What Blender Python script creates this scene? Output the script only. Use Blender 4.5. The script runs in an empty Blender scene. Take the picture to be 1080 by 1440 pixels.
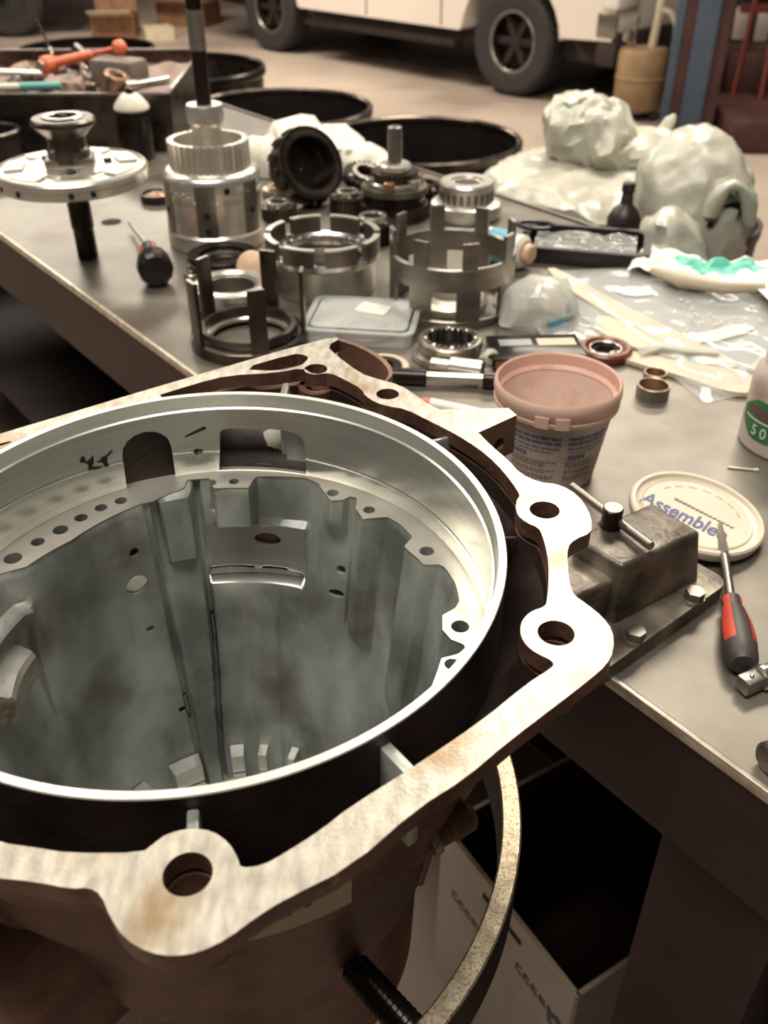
import bpy, bmesh, math, random
from mathutils import Vector, Matrix, noise
from mathutils.geometry import tessellate_polygon
random.seed(7); noise.seed_set(7)
PI = math.pi; rad = math.radians
SC = bpy.context.scene
COL = SC.collection

# ------------------------------------------------------------------ camera, world, lights
cd = bpy.data.cameras.new('camera'); cam = bpy.data.objects.new('camera', cd); COL.objects.link(cam)
cam.location = (0, 0, 0.55); cam.rotation_euler = (rad(55), 0, 0)
cd.sensor_fit = 'VERTICAL'; cd.sensor_height = 36.0; cd.lens = 36.0 * 1300 / 1440
cd.clip_start = 0.02; cd.clip_end = 60
cd.dof.use_dof = True; cd.dof.focus_distance = 0.62; cd.dof.aperture_fstop = 9.0
SC.camera = cam
w = bpy.data.worlds.new('shop_air'); SC.world = w; w.use_nodes = True
bg = w.node_tree.nodes['Background']; bg.inputs[0].default_value = (1.0, 0.80, 0.68, 1); bg.inputs[1].default_value = 0.06
def area(name, loc, size, sizey, energy, col=(1, .91, .78), target=None):
    l = bpy.data.lights.new(name, 'AREA'); l.shape = 'RECTANGLE'; l.size = size; l.size_y = sizey
    l.energy = energy; l.color = col
    o = bpy.data.objects.new(name, l); COL.objects.link(o); o.location = loc
    if target: o.rotation_euler = (Vector(target) - Vector(loc)).to_track_quat('-Z', 'Y').to_euler()
    return o
area('ceiling_lamp', (0.80, 2.75, 2.4), 1.3, 0.6, 80)
area('ceiling_lamp', (-1.9, 2.9, 2.5), 2.2, 0.7, 75)
area('ceiling_lamp', (-0.5, 0.10, 2.5), 2.0, 0.8, 74, (1, .95, .86))
area('ceiling_lamp', (-2.6, 8.2, 2.7), 3.0, 1.0, 300)
area('ceiling_lamp', (1.6, 5.6, 2.7), 2.4, 0.8, 130)
SC.view_settings.view_transform = 'Standard'; SC.view_settings.look = 'None'
SC.view_settings.gamma = 1.0; SC.view_settings.use_curve_mapping = False
SC.view_settings.exposure = 0.08

# ------------------------------------------------------------------ materials
def mat(name, c1, c2=None, metal=0.0, rough=0.5, scale=12.0, bump=0.0, stretch=(1, 1, 1), lo=.35, hi=.65,
        rvar=0.0, alpha=1.0, trans=0.0, spec=0.5, c3=None, s3=4.0, lo3=.58, hi3=.72, detail=6, sheen=0, coat=0, bscale=None):
    m = bpy.data.materials.new(name); m.use_nodes = True; nt = m.node_tree; N = nt.nodes; L = nt.links
    p = N['Principled BSDF']; p.inputs['Metallic'].default_value = metal; p.inputs['Roughness'].default_value = rough
    p.inputs['Specular IOR Level'].default_value = spec
    p.inputs['Alpha'].default_value = alpha; p.inputs['Transmission Weight'].default_value = trans
    p.inputs['Coat Weight'].default_value = coat
    p.inputs['Base Color'].default_value = (*c1, 1)
    if c2 or bump:
        tc = N.new('ShaderNodeTexCoord'); mp = N.new('ShaderNodeMapping'); mp.inputs['Scale'].default_value = stretch
        L.new(tc.outputs['Object'], mp.inputs[0])
        nz = N.new('ShaderNodeTexNoise'); nz.inputs['Scale'].default_value = scale; nz.inputs['Detail'].default_value = detail
        L.new(mp.outputs[0], nz.inputs['Vector'])
        if c2:
            mr = N.new('ShaderNodeMapRange'); mr.inputs[1].default_value = lo; mr.inputs[2].default_value = hi
            L.new(nz.outputs[0], mr.inputs[0])
            mx = N.new('ShaderNodeMix'); mx.data_type = 'RGBA'
            mx.inputs[6].default_value = (*c1, 1); mx.inputs[7].default_value = (*c2, 1)
            L.new(mr.outputs[0], mx.inputs[0]); out = mx.outputs[2]
            if c3:
                n3 = N.new('ShaderNodeTexNoise'); n3.inputs['Scale'].default_value = s3; n3.inputs['Detail'].default_value = 5
                L.new(tc.outputs['Object'], n3.inputs['Vector'])
                m3 = N.new('ShaderNodeMapRange'); m3.inputs[1].default_value = lo3; m3.inputs[2].default_value = hi3
                L.new(n3.outputs[0], m3.inputs[0])
                x3 = N.new('ShaderNodeMix'); x3.data_type = 'RGBA'; x3.inputs[7].default_value = (*c3, 1)
                L.new(m3.outputs[0], x3.inputs[0]); L.new(out, x3.inputs[6]); out = x3.outputs[2]
            L.new(out, p.inputs['Base Color'])
            if rvar:
                rr = N.new('ShaderNodeMapRange'); rr.inputs[3].default_value = rough - rvar; rr.inputs[4].default_value = rough + rvar
                L.new(nz.outputs[0], rr.inputs[0]); L.new(rr.outputs[0], p.inputs['Roughness'])
        if bump:
            b = N.new('ShaderNodeBump'); b.inputs['Strength'].default_value = bump; b.inputs['Distance'].default_value = 0.002
            src = nz
            if bscale:
                src = N.new('ShaderNodeTexNoise'); src.inputs['Scale'].default_value = bscale; L.new(tc.outputs['Object'], src.inputs['Vector'])
            L.new(src.outputs[0], b.inputs['Height']); L.new(b.outputs[0], p.inputs['Normal'])
    return m

M = dict(
    cast=mat('cast_aluminium', (.17, .18, .165), (.47, .49, .45), .30, .44, 15, .12, (1, 1, .6), rvar=.1, lo=.36, hi=.64, detail=9, c3=(.13, .115, .10), s3=13, lo3=.52, hi3=.74, bscale=160),
    machined=mat('machined_aluminium', (.66, .66, .61), (.76, .76, .70), .82, .26, 4, .02, (2, 2, 90), rvar=.03),
    face=mat('machined_flange_face', (.34, .31, .255), (.52, .48, .405), 0.70, .42, 170, .10, (1, .35, 1), rvar=.06, c3=(.27, .18, .095), s3=15, lo3=.56, hi3=.70, bscale=500),
    ringtop=mat('turned_rim', (.66, .62, .54), (.80, .77, .69), .8, .36, 30, .03),
    bell=mat('oily_cast_case', (.11, .050, .033), (.22, .115, .078), .35, .5, 30, .25, rvar=.1, bscale=240, c3=(.25, .17, .12), s3=90, lo3=.66, hi3=.72),
    pocket=mat('shaded_pocket_casting', (.022, .013, .011), (.055, .036, .029), .3, .48, 24, .2, bscale=150),  # dark brown casting, colour lowered further for the shade inside the recess
    bore_dark=mat('bolt_hole_wall', (.10, .09, .075), (.2, .19, .16), .8, .35, 60, .1, (1, 1, 30)),
    bench=mat('worn_steel_plate', (.125, .108, .086), (.245, .222, .182), .50, .40, 9, .05, (1, 1, 1), rvar=.12, c3=(.12, .092, .068), s3=6, lo3=.52, hi3=.74, bscale=60, detail=9),
    bench_edge=mat('worn_bright_edge', (.5, .43, .34), (.75, .68, .56), .7, .35, 60, .2),
    dark_steel=mat('dark_painted_steel', (.022, .009, .008), (.038, .018, .015), .2, .5, 8, .05, c3=(.16, .13, .11), s3=22, lo3=.7, hi3=.74),
    apron=mat('brown_painted_steel', (.028, .012, .010), (.042, .021, .017), .2, .5, 6, .05),
    steel=mat('bright_steel', (.52, .49, .44), (.62, .59, .54), .92, .26, 8, .015, (2, 2, 20), rvar=.03),
    grey_steel=mat('grey_machined_steel', (.25, .22, .19), (.32, .29, .25), .88, .33, 9, .02, (2, 2, 10), rvar=.04),
    oil_steel=mat('oil_dark_steel', (.055, .042, .035), (.14, .11, .09), .85, .3, 22, .05, rvar=.1),
    tooth=mat('brown_grey_steel', (.13, .105, .088), (.18, .15, .125), .8, .36, 12),
    black_steel=mat('black_steel', (.014, .009, .008), (.03, .022, .018), .5, .25, 20),
    alu=mat('bright_turned_aluminium', (.70, .66, .58), (.80, .76, .68), .80, .30, 7, .02, (2, 2, 30), rvar=.03),
    plastic_black=mat('black_plastic', (.010, .006, .006), (.018, .012, .011), 0, .38, 15, .03),
    rubber=mat('tyre_rubber', (.018, .014, .013), (.034, .027, .025), 0, .75, 40, .3),
    void=mat('hole_shade_and_scuff_black', (.006, .002, .002), None, 0, .8),  # flat black for the shade inside holes and mouths, also real scuff marks
    white_plastic=mat('white_plastic', (.72, .66, .55), (.78, .72, .62), 0, .4, 10),
    cream_plastic=mat('cream_lid_plastic', (.66, .57, .44), (.72, .63, .5), 0, .38, 12),
    pink=mat('pink_stained_plastic', (.66, .40, .31), (.72, .50, .41), 0, .42, 16, c3=(.50, .25, .19), s3=30, lo3=.58, hi3=.75),
    pink_pale=mat('pale_pink_lining', (.62, .47, .40), (.70, .56, .49), 0, .45, 26, c3=(.58, .36, .29), s3=24, lo3=.55, hi3=.75),
    tub=mat('milky_tub_plastic', (.46, .38, .34), (.55, .48, .43), 0, .38, 12, c3=(.33, .14, .10), s3=18, lo3=.55, hi3=.72),
    print_blue=mat('blue_ink', (.08, .10, .24), (.11, .12, .22), 0, .5, 40),
    print_dark=mat('dark_ink', (.10, .06, .055), (.13, .08, .08), 0, .5, 40),
    amber=mat('amber_seal_rubber', (.13, .028, .008), (.20, .05, .014), 0, .35, 25, coat=.1),
    copper=mat('bronze_bushing', (.42, .25, .15), (.55, .36, .24), .9, .3, 18),
    film=mat('clear_poly_film', (.80, .80, .74), (.9, .9, .85), 0, .12, 8, .6, alpha=.30, bscale=30, spec=.8),
    film_thick=mat('milky_poly_film', (.66, .64, .56), (.78, .77, .70), 0, .22, 8, .6, alpha=.58, bscale=40, spec=.7, c3=(.45, .58, .50), s3=9, lo3=.62, hi3=.72),
    bag=mat('translucent_bag_liner', (.42, .40, .33), (.60, .58, .48), 0, .32, 9, .9, spec=.6, bscale=30, c3=(.33, .42, .34), s3=8, lo3=.55, hi3=.72),
    tray_clear=mat('clear_tray_plastic', (.70, .73, .71), (.80, .82, .80), 0, .10, 8, .15, alpha=.30, spec=.9, bscale=20),
    card=mat('tan_cardboard', (.56, .46, .33), (.63, .53, .39), 0, .6, 14),
    kraft=mat('brown_cardboard', (.20, .095, .045), (.28, .14, .07), 0, .75, 14),
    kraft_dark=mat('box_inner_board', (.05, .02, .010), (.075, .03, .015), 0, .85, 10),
    white_card=mat('white_carton_board', (.56, .50, .45), (.62, .56, .5), 0, .6, 20),
    paper=mat('white_paper', (.78, .72, .62), (.82, .77, .68), 0, .5, 20),
    slate=mat('blue_grey_sheet', (.19, .20, .19), (.26, .27, .26), .1, .3, 10),
    green=mat('green_print', (.045, .42, .31), (.12, .52, .40), 0, .4, 20),
    label_green=mat('green_label', (.02, .15, .05), (.035, .20, .07), 0, .4, 20),
    blue_plastic=mat('blue_print_film', (.10, .32, .46), (.16, .4, .52), 0, .35, 20),
    red=mat('red_grip', (.52, .055, .03), (.60, .08, .045), 0, .42, 20),
    orange=mat('orange_red_paint', (.72, .13, .05), (.78, .18, .08), 0, .4, 20),
    grip=mat('dark_grey_grip', (.045, .037, .034), (.06, .05, .046), 0, .5, 20),
    vise=mat('oily_cast_iron', (.060, .047, .036), (.21, .18, .14), .5, .42, 26, .45, rvar=.12, bscale=110, c3=(.32, .28, .21), s3=24, lo3=.56, hi3=.72),
    hoop=mat('galvanised_hoop', (.40, .33, .22), (.60, .52, .38), .75, .42, 90, .25, c3=(.12, .07, .04), s3=520, lo3=.46, hi3=.78),
    floor=mat('shop_concrete', (.40, .315, .25), (.50, .405, .325), 0, .6, 1.6, .04, c3=(.22, .16, .125), s3=.8, lo3=.5, hi3=.7),
    truck=mat('white_truck_paint', (.72, .64, .56), (.75, .67, .59), 0, .3, 3, coat=.4),
    under=mat('underbody_and_shade_black', (.02, .012, .01), (.035, .022, .018), 0, .7, 6),  # vehicle undersides; also the near-black that stands for shade under the bench
    wheel=mat('dark_alloy_wheel', (.022, .016, .014), (.036, .027, .024), .4, .45, 8),
    chrome=mat('dull_chrome', (.5, .46, .42), None, .9, .25),
    blue_post=mat('blue_lift_paint', (.055, .085, .13), (.075, .105, .15), .1, .5, 5),
    tan_drum=mat('yellow_brown_paint', (.25, .155, .075), (.33, .22, .115), 0, .5, 8),
    cream_pole=mat('cream_pole_paint', (.52, .46, .33), None, 0, .5),
    maroon=mat('maroon_machine_paint', (.045, .015, .012), (.07, .025, .02), .1, .6, 5),
    redrod=mat('red_rod_paint', (.16, .03, .022), None, .1, .5),
    panel=mat('pale_panel', (.50, .42, .37), (.58, .5, .44), 0, .6, 9),
    wood=mat('tan_wood', (.62, .40, .25), (.70, .48, .32), 0, .5, 20, .05, (1, 1, 8)),
    lampglass=mat('headlamp_glass', (.8, .78, .72), None, .2, .15),
)

# ------------------------------------------------------------------ mesh helpers
def nb(): return bmesh.new()
def xf(bm, vs, loc=(0, 0, 0), rot=(0, 0, 0)):
    from mathutils import Euler
    m = Matrix.Translation(loc) @ Euler(rot).to_matrix().to_4x4()
    bmesh.ops.transform(bm, matrix=m, verts=vs)
def box(bm, c, s, rot=(0, 0, 0), bev=0):
    r = bmesh.ops.create_cube(bm, size=1); vs = r['verts']
    bmesh.ops.scale(bm, vec=s, verts=vs)
    if bev:
        es = list({e for v in vs for e in v.link_edges})
        g = bmesh.ops.bevel(bm, geom=es, offset=bev, segments=2, affect='EDGES', profile=.5)
        vs = list({v for f in g['faces'] for v in f.verts} | {v for v in vs if v.is_valid})
    xf(bm, vs, c, rot); return vs
def grid(bm, rows, closed_u=True, closed_v=False, mi=None):
    """rows: list of rings of points -> quads"""
    R = [[bm.verts.new(p) for p in row] for row in rows]
    n = len(R[0]); m = len(R)
    for i in range(m if closed_v else m - 1):
        a = R[i]; b = R[(i + 1) % m]
        for j in range(n if closed_u else n - 1):
            k = (j + 1) % n
            f = bm.faces.new((a[j], a[k], b[k], b[j]))
            if mi: f.material_index = mi(i, j)
    return R
def lathe(bm, prof, seg=48, loc=(0, 0, 0), rot=(0, 0, 0), closed=False, a0=0.0, a1=2 * PI, rfun=None):
    """prof: list of (r, z); r<=0 ends are capped by a fan"""
    full = abs(a1 - a0 - 2 * PI) < 1e-6
    n = seg if full else seg + 1
    rows = []
    st = len(bm.verts); vs = []
    for (r, z) in prof:
        r = max(r, 1e-5)
        rows.append([(r * math.cos(a0 + (a1 - a0) * j / seg), r * math.sin(a0 + (a1 - a0) * j / seg), z) for j in range(n)])
    R = grid(bm, rows, full, closed)
    vs = [v for row in R for v in row]
    xf(bm, vs, loc, rot)
    return vs
def ring(bm, r0, r1, z0, z1, seg=48, bev=.0008, loc=(0, 0, 0), rot=(0, 0, 0)):
    b = min(bev, (r1 - r0) * .3, (z1 - z0) * .3)
    return lathe(bm, [(r0, z0 + b), (r0 + b, z0), (r1 - b, z0), (r1, z0 + b), (r1, z1 - b), (r1 - b, z1), (r0 + b, z1), (r0, z1 - b)], seg, loc, rot, True)
def cyl(bm, r, z0, z1, seg=32, bev=.0008, loc=(0, 0, 0), rot=(0, 0, 0), r2=None):
    r2 = r if r2 is None else r2
    return lathe(bm, [(0, z0), (r - bev, z0), (r, z0 + bev), (r2, z1 - bev), (r2 - bev, z1), (0, z1)], seg, loc, rot)
def rod(bm, a, b, r, seg=16, bev=.0006, r2=None):
    a = Vector(a); b = Vector(b); d = b - a
    e = d.to_track_quat('Z', 'Y').to_euler()
    return cyl(bm, r, 0, d.length, seg, bev, a, e, r2)
def tube(bm, pts, r, seg=10):
    pts = [Vector(p) for p in pts]; rows = []
    up = Vector((0, 0, 1))
    for i, p in enumerate(pts):
        t = (pts[min(i + 1, len(pts) - 1)] - pts[max(i - 1, 0)]).normalized()
        s = t.cross(up)
        if s.length < 1e-3: s = t.cross(Vector((0, 1, 0)))
        s.normalize(); q = s.cross(t); rr = r[i] if isinstance(r, (list, tuple)) else r
        rows.append([p + s * rr * math.cos(2 * PI * j / seg) + q * rr * math.sin(2 * PI * j / seg) for j in range(seg)])
    R = grid(bm, rows)
    for row in (R[0], R[-1]):
        bm.faces.new(row)
    return [v for row in R for v in row]
def prism(bm, outer, holes, z0, z1):
    loops = [outer] + list(holes)
    tris = tessellate_polygon([[Vector((x, y, 0)) for x, y in l] for l in loops])
    flat = [p for l in loops for p in l]
    B = [bm.verts.new((x, y, z0)) for x, y in flat]; T = [bm.verts.new((x, y, z1)) for x, y in flat]
    for a, b, c in tris:
        try:
            bm.faces.new((T[a], T[b], T[c])); bm.faces.new((B[c], B[b], B[a]))
        except ValueError: pass
    o = 0
    for l in loops:
        n = len(l)
        for i in range(n):
            a, b = o + i, o + (i + 1) % n
            try: bm.faces.new((B[a], B[b], T[b], T[a]))
            except ValueError: pass
        o += n
    return B + T
def circ(cx, cy, r, n=28): return [(cx + r * math.cos(2 * PI * i / n), cy + r * math.sin(2 * PI * i / n)) for i in range(n)]
def smooth_loop(pts, it=1, closed=True):
    """Chaikin corner cutting"""
    for _ in range(it):
        o = []; n = len(pts)
        for i in range(n if closed else n - 1):
            p, q = pts[i], pts[(i + 1) % n]
            o.append((p[0] * .75 + q[0] * .25, p[1] * .75 + q[1] * .25)); o.append((p[0] * .25 + q[0] * .75, p[1] * .25 + q[1] * .75))
        if not closed: o = [pts[0]] + o + [pts[-1]]
        pts = o
    return pts
def rrect(w_, h_, r, n=5):
    o = []
    for cx, cy, a in ((w_ / 2 - r, h_ / 2 - r, 0), (-w_ / 2 + r, h_ / 2 - r, 90), (-w_ / 2 + r, -h_ / 2 + r, 180), (w_ / 2 - r, -h_ / 2 + r, 270)):
        for i in range(n + 1):
            t = rad(a + 90 * i / n); o.append((cx + r * math.cos(t), cy + r * math.sin(t)))
    return o
def gear_prof(r0, r1, n, duty=.5):
    o = []
    for i in range(n):
        a = 2 * PI * i / n; s = 2 * PI / n
        for f, r in ((0, r0), (.5 - duty * .5 - .06, r0), (.5 - duty * .5 + .06, r1), (.5 + duty * .5 - .06, r1), (.5 + duty * .5 + .06, r0)):
            if f == 0: continue
            o.append((r * math.cos(a + s * f), r * math.sin(a + s * f)))
    return o
def obj(name, bm, m, parent=None, loc=None, rot=None, ang=35, kind=None, label=None):
    bmesh.ops.recalc_face_normals(bm, faces=bm.faces)
    me = bpy.data.meshes.new(name); bm.to_mesh(me); bm.free()
    for x in (m if isinstance(m, (list, tuple)) else [m]): me.materials.append(M[x] if isinstance(x, str) else x)
    if ang:
        me.shade_smooth(); me.set_sharp_from_angle(angle=rad(ang))
    o = bpy.data.objects.new(name, me); COL.objects.link(o)
    if parent: o.parent = parent
    if loc: o.location = loc
    if rot: o.rotation_euler = rot
    if kind: o['kind'] = kind
    if label: o['label'] = label
    return o
def tag(o, label, cat, group=None, kind=None):
    o['label'] = label; o['category'] = cat
    if group: o['group'] = group
    if kind: o['kind'] = kind
    return o
def thing(name, label, cat, loc=(0, 0, 0), rotz=0, group=None, rot=None):
    o = bpy.data.objects.new(name, None); COL.objects.link(o); o.empty_display_size = .02
    o.location = loc; o.rotation_euler = rot or (0, 0, rotz)
    return tag(o, label, cat, group)
def struct(name, bm, m, parent=None, **k):
    o = obj(name, bm, m, parent, **k)
    o['kind'] = 'structure'
    return o
def dup(root, loc, rotz, label, group=None):
    r = root.copy(); COL.objects.link(r); r.location = loc; r.rotation_euler = (0, 0, rotz); r['label'] = label
    if group: r['group'] = group
    for ch in list(root.children):
        c = ch.copy(); COL.objects.link(c); c.parent = r
        for g in ch.children:
            d = g.copy(); COL.objects.link(d); d.parent = c
    return r
def boolean(o, cut_bm):
    """cut the shape in cut_bm out of mesh object o and bake it"""
    bmesh.ops.recalc_face_normals(cut_bm, faces=cut_bm.faces)
    me = bpy.data.meshes.new('cut'); cut_bm.to_mesh(me); cut_bm.free()
    for x in o.data.materials: me.materials.append(x)
    c = bpy.data.objects.new('cut', me); COL.objects.link(c); bpy.context.view_layer.update(); c.matrix_world = o.matrix_world.copy()
    mod = o.modifiers.new('b', 'BOOLEAN'); mod.operation = 'DIFFERENCE'; mod.solver = 'EXACT'; mod.object = c; mod.use_self = True
    bpy.context.view_layer.update()
    dg = bpy.context.evaluated_depsgraph_get()
    nm = bpy.data.meshes.new_from_object(o.evaluated_get(dg))
    o.modifiers.clear(); o.data = nm
    nm.shade_smooth(); nm.set_sharp_from_angle(angle=rad(35))
    bpy.data.objects.remove(c)
def text(s, size, m, name='printed_text', parent=None, mat4=None, depth=.0002, shear=0, bold=0):
    cu = bpy.data.curves.new('t', 'FONT'); cu.body = s; cu.size = size; cu.extrude = depth; cu.shear = shear; cu.offset = bold
    t = bpy.data.objects.new('t', cu); COL.objects.link(t)
    bpy.context.view_layer.update()
    me = bpy.data.meshes.new_from_object(t.evaluated_get(bpy.context.evaluated_depsgraph_get()))
    bpy.data.objects.remove(t)
    me.name = name
    if mat4: me.transform(mat4)
    me.materials.clear(); me.materials.append(M[m])
    o = bpy.data.objects.new(name, me); COL.objects.link(o)
    if parent: o.parent = parent
    return o
def smoothstep(a, b, x):
    t = min(1, max(0, (x - a) / (b - a))); return t * t * (3 - 2 * t)
def interp(tab, x):
    if x <= tab[0][0]: return tab[0][1]
    for (a, p), (b, q) in zip(tab, tab[1:]):
        if x <= b: return p + (q - p) * (x - a) / max(1e-9, b - a)
    return tab[-1][1]
def crumple(bm, amp, sc, seed=0, vs=None):
    for v in (vs or bm.verts):
        n = noise.noise_vector(v.co * sc + Vector((seed, seed * 2.3, 0))) + .5 * noise.noise_vector(v.co * sc * 2.3 + Vector((0, seed, 5)))
        v.co += n * amp

# ------------------------------------------------------------------ setting: floor
FZ = -1.0
bm = nb(); box(bm, (0, 8, FZ - .05), (40, 34, .1)); struct('floor', bm, 'floor', ang=0)

# ------------------------------------------------------------------ work bench (edge frame: u along the front edge, n into the bench)
Ux, Uy = -0.62, 0.785; Nx, Ny = 0.785, 0.62; EO = 0.486
def bp(s, o, z=0): return (Nx * (EO + o) + Ux * s, Ny * (EO + o) + Uy * s, z)
BANG = math.atan2(Uy, Ux)          # local x = along the edge, local -y = into the bench
bt = thing('work_bench', 'long steel work bench with worn plate top, dark apron and square legs', 'bench', (0, 0, FZ))
def bb(name, s0, s1, o0, o1, z0, z1, m, bev=0, parent=bt, lab=None):
    b = nb(); c = bp((s0 + s1) / 2, (o0 + o1) / 2, (z0 + z1) / 2 - FZ)
    box(b, c, (abs(s1 - s0), abs(o1 - o0), z1 - z0), (0, 0, BANG), bev); return obj(name, b, m, parent, ang=0 if not bev else 35, label=lab)
bb('bench_top', -.75, 3.3, .004, .87, -.010, 0, 'bench', lab='stained steel plate')
bb('edge_strip', -.75, 3.3, -.001, .004, -.011, .0005, 'bench_edge', .0008, lab='bright worn front edge')
bb('apron', -.75, 3.3, .001, .009, -.125, -.011, 'apron')
bb('apron', -.75, 3.3, .858, .868, -.125, -.010, 'apron')
bb('back_rail', -.75, 3.3, .87, .878, -.02, .004, 'grey_steel')
bb('lower_shelf', .62, 3.25, .03, .80, -.50, -.49, 'under')  # near-black shelf added so the space under the bench reads as deep shade
for s in (.181, 2.75):
    for o in (.012, .74):
        bb('leg', s - .055, s + .060, o, o + .10, FZ, -.125, 'dark_steel', .002)
bb('lower_shelf', -.7, 3.25, .45, .84, -.80, -.79, 'apron')

# ------------------------------------------------------------------ the transmission case (local origin: centre of the rim plane)
CASE = (-.122, .4705, .2)
case = thing('transmission_case', 'large open cast aluminium transmission case standing on its tail in the foreground', 'transmission case', CASE)
def ringr(t): return .1973 + .0047 * math.cos(t) - .0029 * math.cos(2 * t)
outer = [(-.1663, .1317), (-.0488, .2194), (.0644, .3006), (.0847, .3052), (.0712, .2865), (.080, .268), (.102, .2325), (.1149, .2232), (.1349, .2117), (.1489, .1918), (.1548, .181),
 (.1671, .1682), (.1806, .1535), (.1918, .1371), (.2005, .1151), (.2113, .0943), (.2178, .0763), (.2293, .0654), (.2431, .0627), (.2536, .0495),
 (.2575, .031), (.257, .0157), (.2538, .0056), (.2432, -.0005), (.2369, -.0087), (.2338, -.0281), (.2322, -.0457), (.2331, -.0555), (.2395, -.0637),
 (.2461, -.0742), (.2497, -.0861), (.2469, -.1021), (.2408, -.113), (.2302, -.1235), (.2116, -.1401), (.1811, -.1671), (.1603, -.1876), (.1365, -.2051),
 (.1078, -.2344), (.0809, -.2496), (.07, -.2575), (.0598, -.2666), (.0494, -.2722), (.0399, -.2739), (.0299, -.2725), (.0187, -.2666), (.0109, -.2575),
 (.0046, -.2474), (-.0013, -.2441), (-.0085, -.2448), (-.0244, -.2415), (-.0399, -.2398), (-.12, -.232), (-.2, -.195), (-.25, -.1), (-.262, 0), (-.25, .07)]
inner = [(-.0586, .1943), (-.0305, .2155), (-.0089, .2285), (.0323, .2338), (.0525, .2432), (.0636, .2298), (.0765, .2338), (.0896, .2207), (.104, .2041),
 (.1065, .1931), (.1152, .181), (.127, .174), (.1387, .1705), (.157, .1512), (.1744, .1328), (.1908, .1111), (.2022, .0895), (.2102, .0663), (.2145, .0487),
 (.2115, .0444), (.2095, .0351), (.2098, .0253), (.2144, .0173), (.2215, .0118), (.223, .0033), (.2233, -.0167), (.2214, -.0356), (.2174, -.0574),
 (.215, -.0656), (.2076, -.0687), (.202, -.0742), (.1988, -.0808), (.1977, -.0896), (.1998, -.0982), (.2055, -.1048), (.2111, -.1087), (.2129, -.1119),
 (.2118, -.1146), (.1962, -.1271), (.171, -.152), (.1372, -.1801), (.1068, -.2035), (.0937, -.2163), (.079, -.2278), (.0704, -.2337), (.0608, -.2351),
 (.0593, -.2303), (.0543, -.2225), (.0466, -.2167), (.0368, -.2149), (.0263, -.2178), (.0212, -.2232), (.0174, -.2275), (-.0132, -.2278), (-.0295, -.225),
 (-.0458, -.2225), (-.12, -.198), (-.18, -.15), (-.212, -.06), (-.215, 0), (-.202, .045)]
outer_s = smooth_loop(outer, 1)
inner_s = smooth_loop(inner, 1, closed=False)
arc = []
for i in range(19):
    t = rad(166 + (106.5 - 166) * i / 18); r = ringr(t) - .0006; arc.append((r * math.cos(t), r * math.sin(t)))
hole_loop = inner_s + arc
win = smooth_loop([(-.0003, .2405), (.043, .2711), (.0526, .2682), (.0573, .2625), (.0511, .2459), (.032, .2364)], 1)
slot = smooth_loop([(-.1587, .1195), (-.153, .121), (-.156, .1165), (-.19, .0935), (-.2, .088), (-.198, .094)], 1)
BOLTS = [(.2284, .0318, .0099), (.2177, -.0879, .0103), (.1249, .1955, .0092), (.0642, .2405, .0098), (.0389, -.2378, .0106)]
bm = nb()
prism(bm, outer_s, [hole_loop, win, slot] + [circ(x, y, r) for x, y, r in BOLTS], -.0115, 0)
fl = obj('flange', bm, ['face', 'bell'], case, ang=30, label='machined mounting flange with bolt holes')
for f in fl.data.polygons:
    if abs(f.normal.z) < .5: f.material_index = 1
# bolt hole sleeves below the flange
for x, y, r in BOLTS:
    bm = nb(); ring(bm, r, r + .006, -.05, -.0155, 28, .0003, (x, y, 0)); obj('bolt_boss', bm, 'bell', case)
# rim + bore wall
def ring_rows(seg=240):
    rows = []
    def row(f): rows.append([f(2 * PI * j / seg) for j in range(seg)])
    def P(t, r, z): return (r * math.cos(t), r * math.sin(t), z)
    gz = lambda t: -.043 - .012 * math.cos(t - .6)
    row(lambda t: P(t, ringr(t) - .0052, 0))
    row(lambda t: P(t, ringr(t) - .0072, -.0105)); row(lambda t: P(t, ringr(t) - .0088, -.0115))
    for k in (.35, .7): row(lambda t: P(t, ringr(t) - .0088, -.0115 + (gz(t) + .0115) * k))
    row(lambda t: P(t, ringr(t) - .0088, gz(t) + .0006)); row(lambda t: P(t, ringr(t) - .0078, gz(t))); row(lambda t: P(t, ringr(t) - .0078, gz(t) - .0012)); row(lambda t: P(t, ringr(t) - .0098, gz(t) - .0018))
    row(lambda t: P(t, ringr(t) - .0105, -.0685)); row(lambda t: P(t, ringr(t) - .009, -.072)); row(lambda t: P(t, ringr(t) - .009, -.078))
    row(lambda t: P(t, ringr(t) - .001, -.078)); row(lambda t: P(t, ringr(t), -.04)); row(lambda t: P(t, ringr(t), -.0006)); row(lambda t: P(t, ringr(t) - .0006, 0))
    return rows
bm = nb(); rr = ring_rows(); n_in = 12
nr = len(rr)
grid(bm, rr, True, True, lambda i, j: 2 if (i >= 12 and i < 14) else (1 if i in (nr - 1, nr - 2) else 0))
rim = obj('pump_bore_rim', bm, ['machined', 'ringtop', 'pocket'], case, label='bright turned rim and bore wall')
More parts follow.
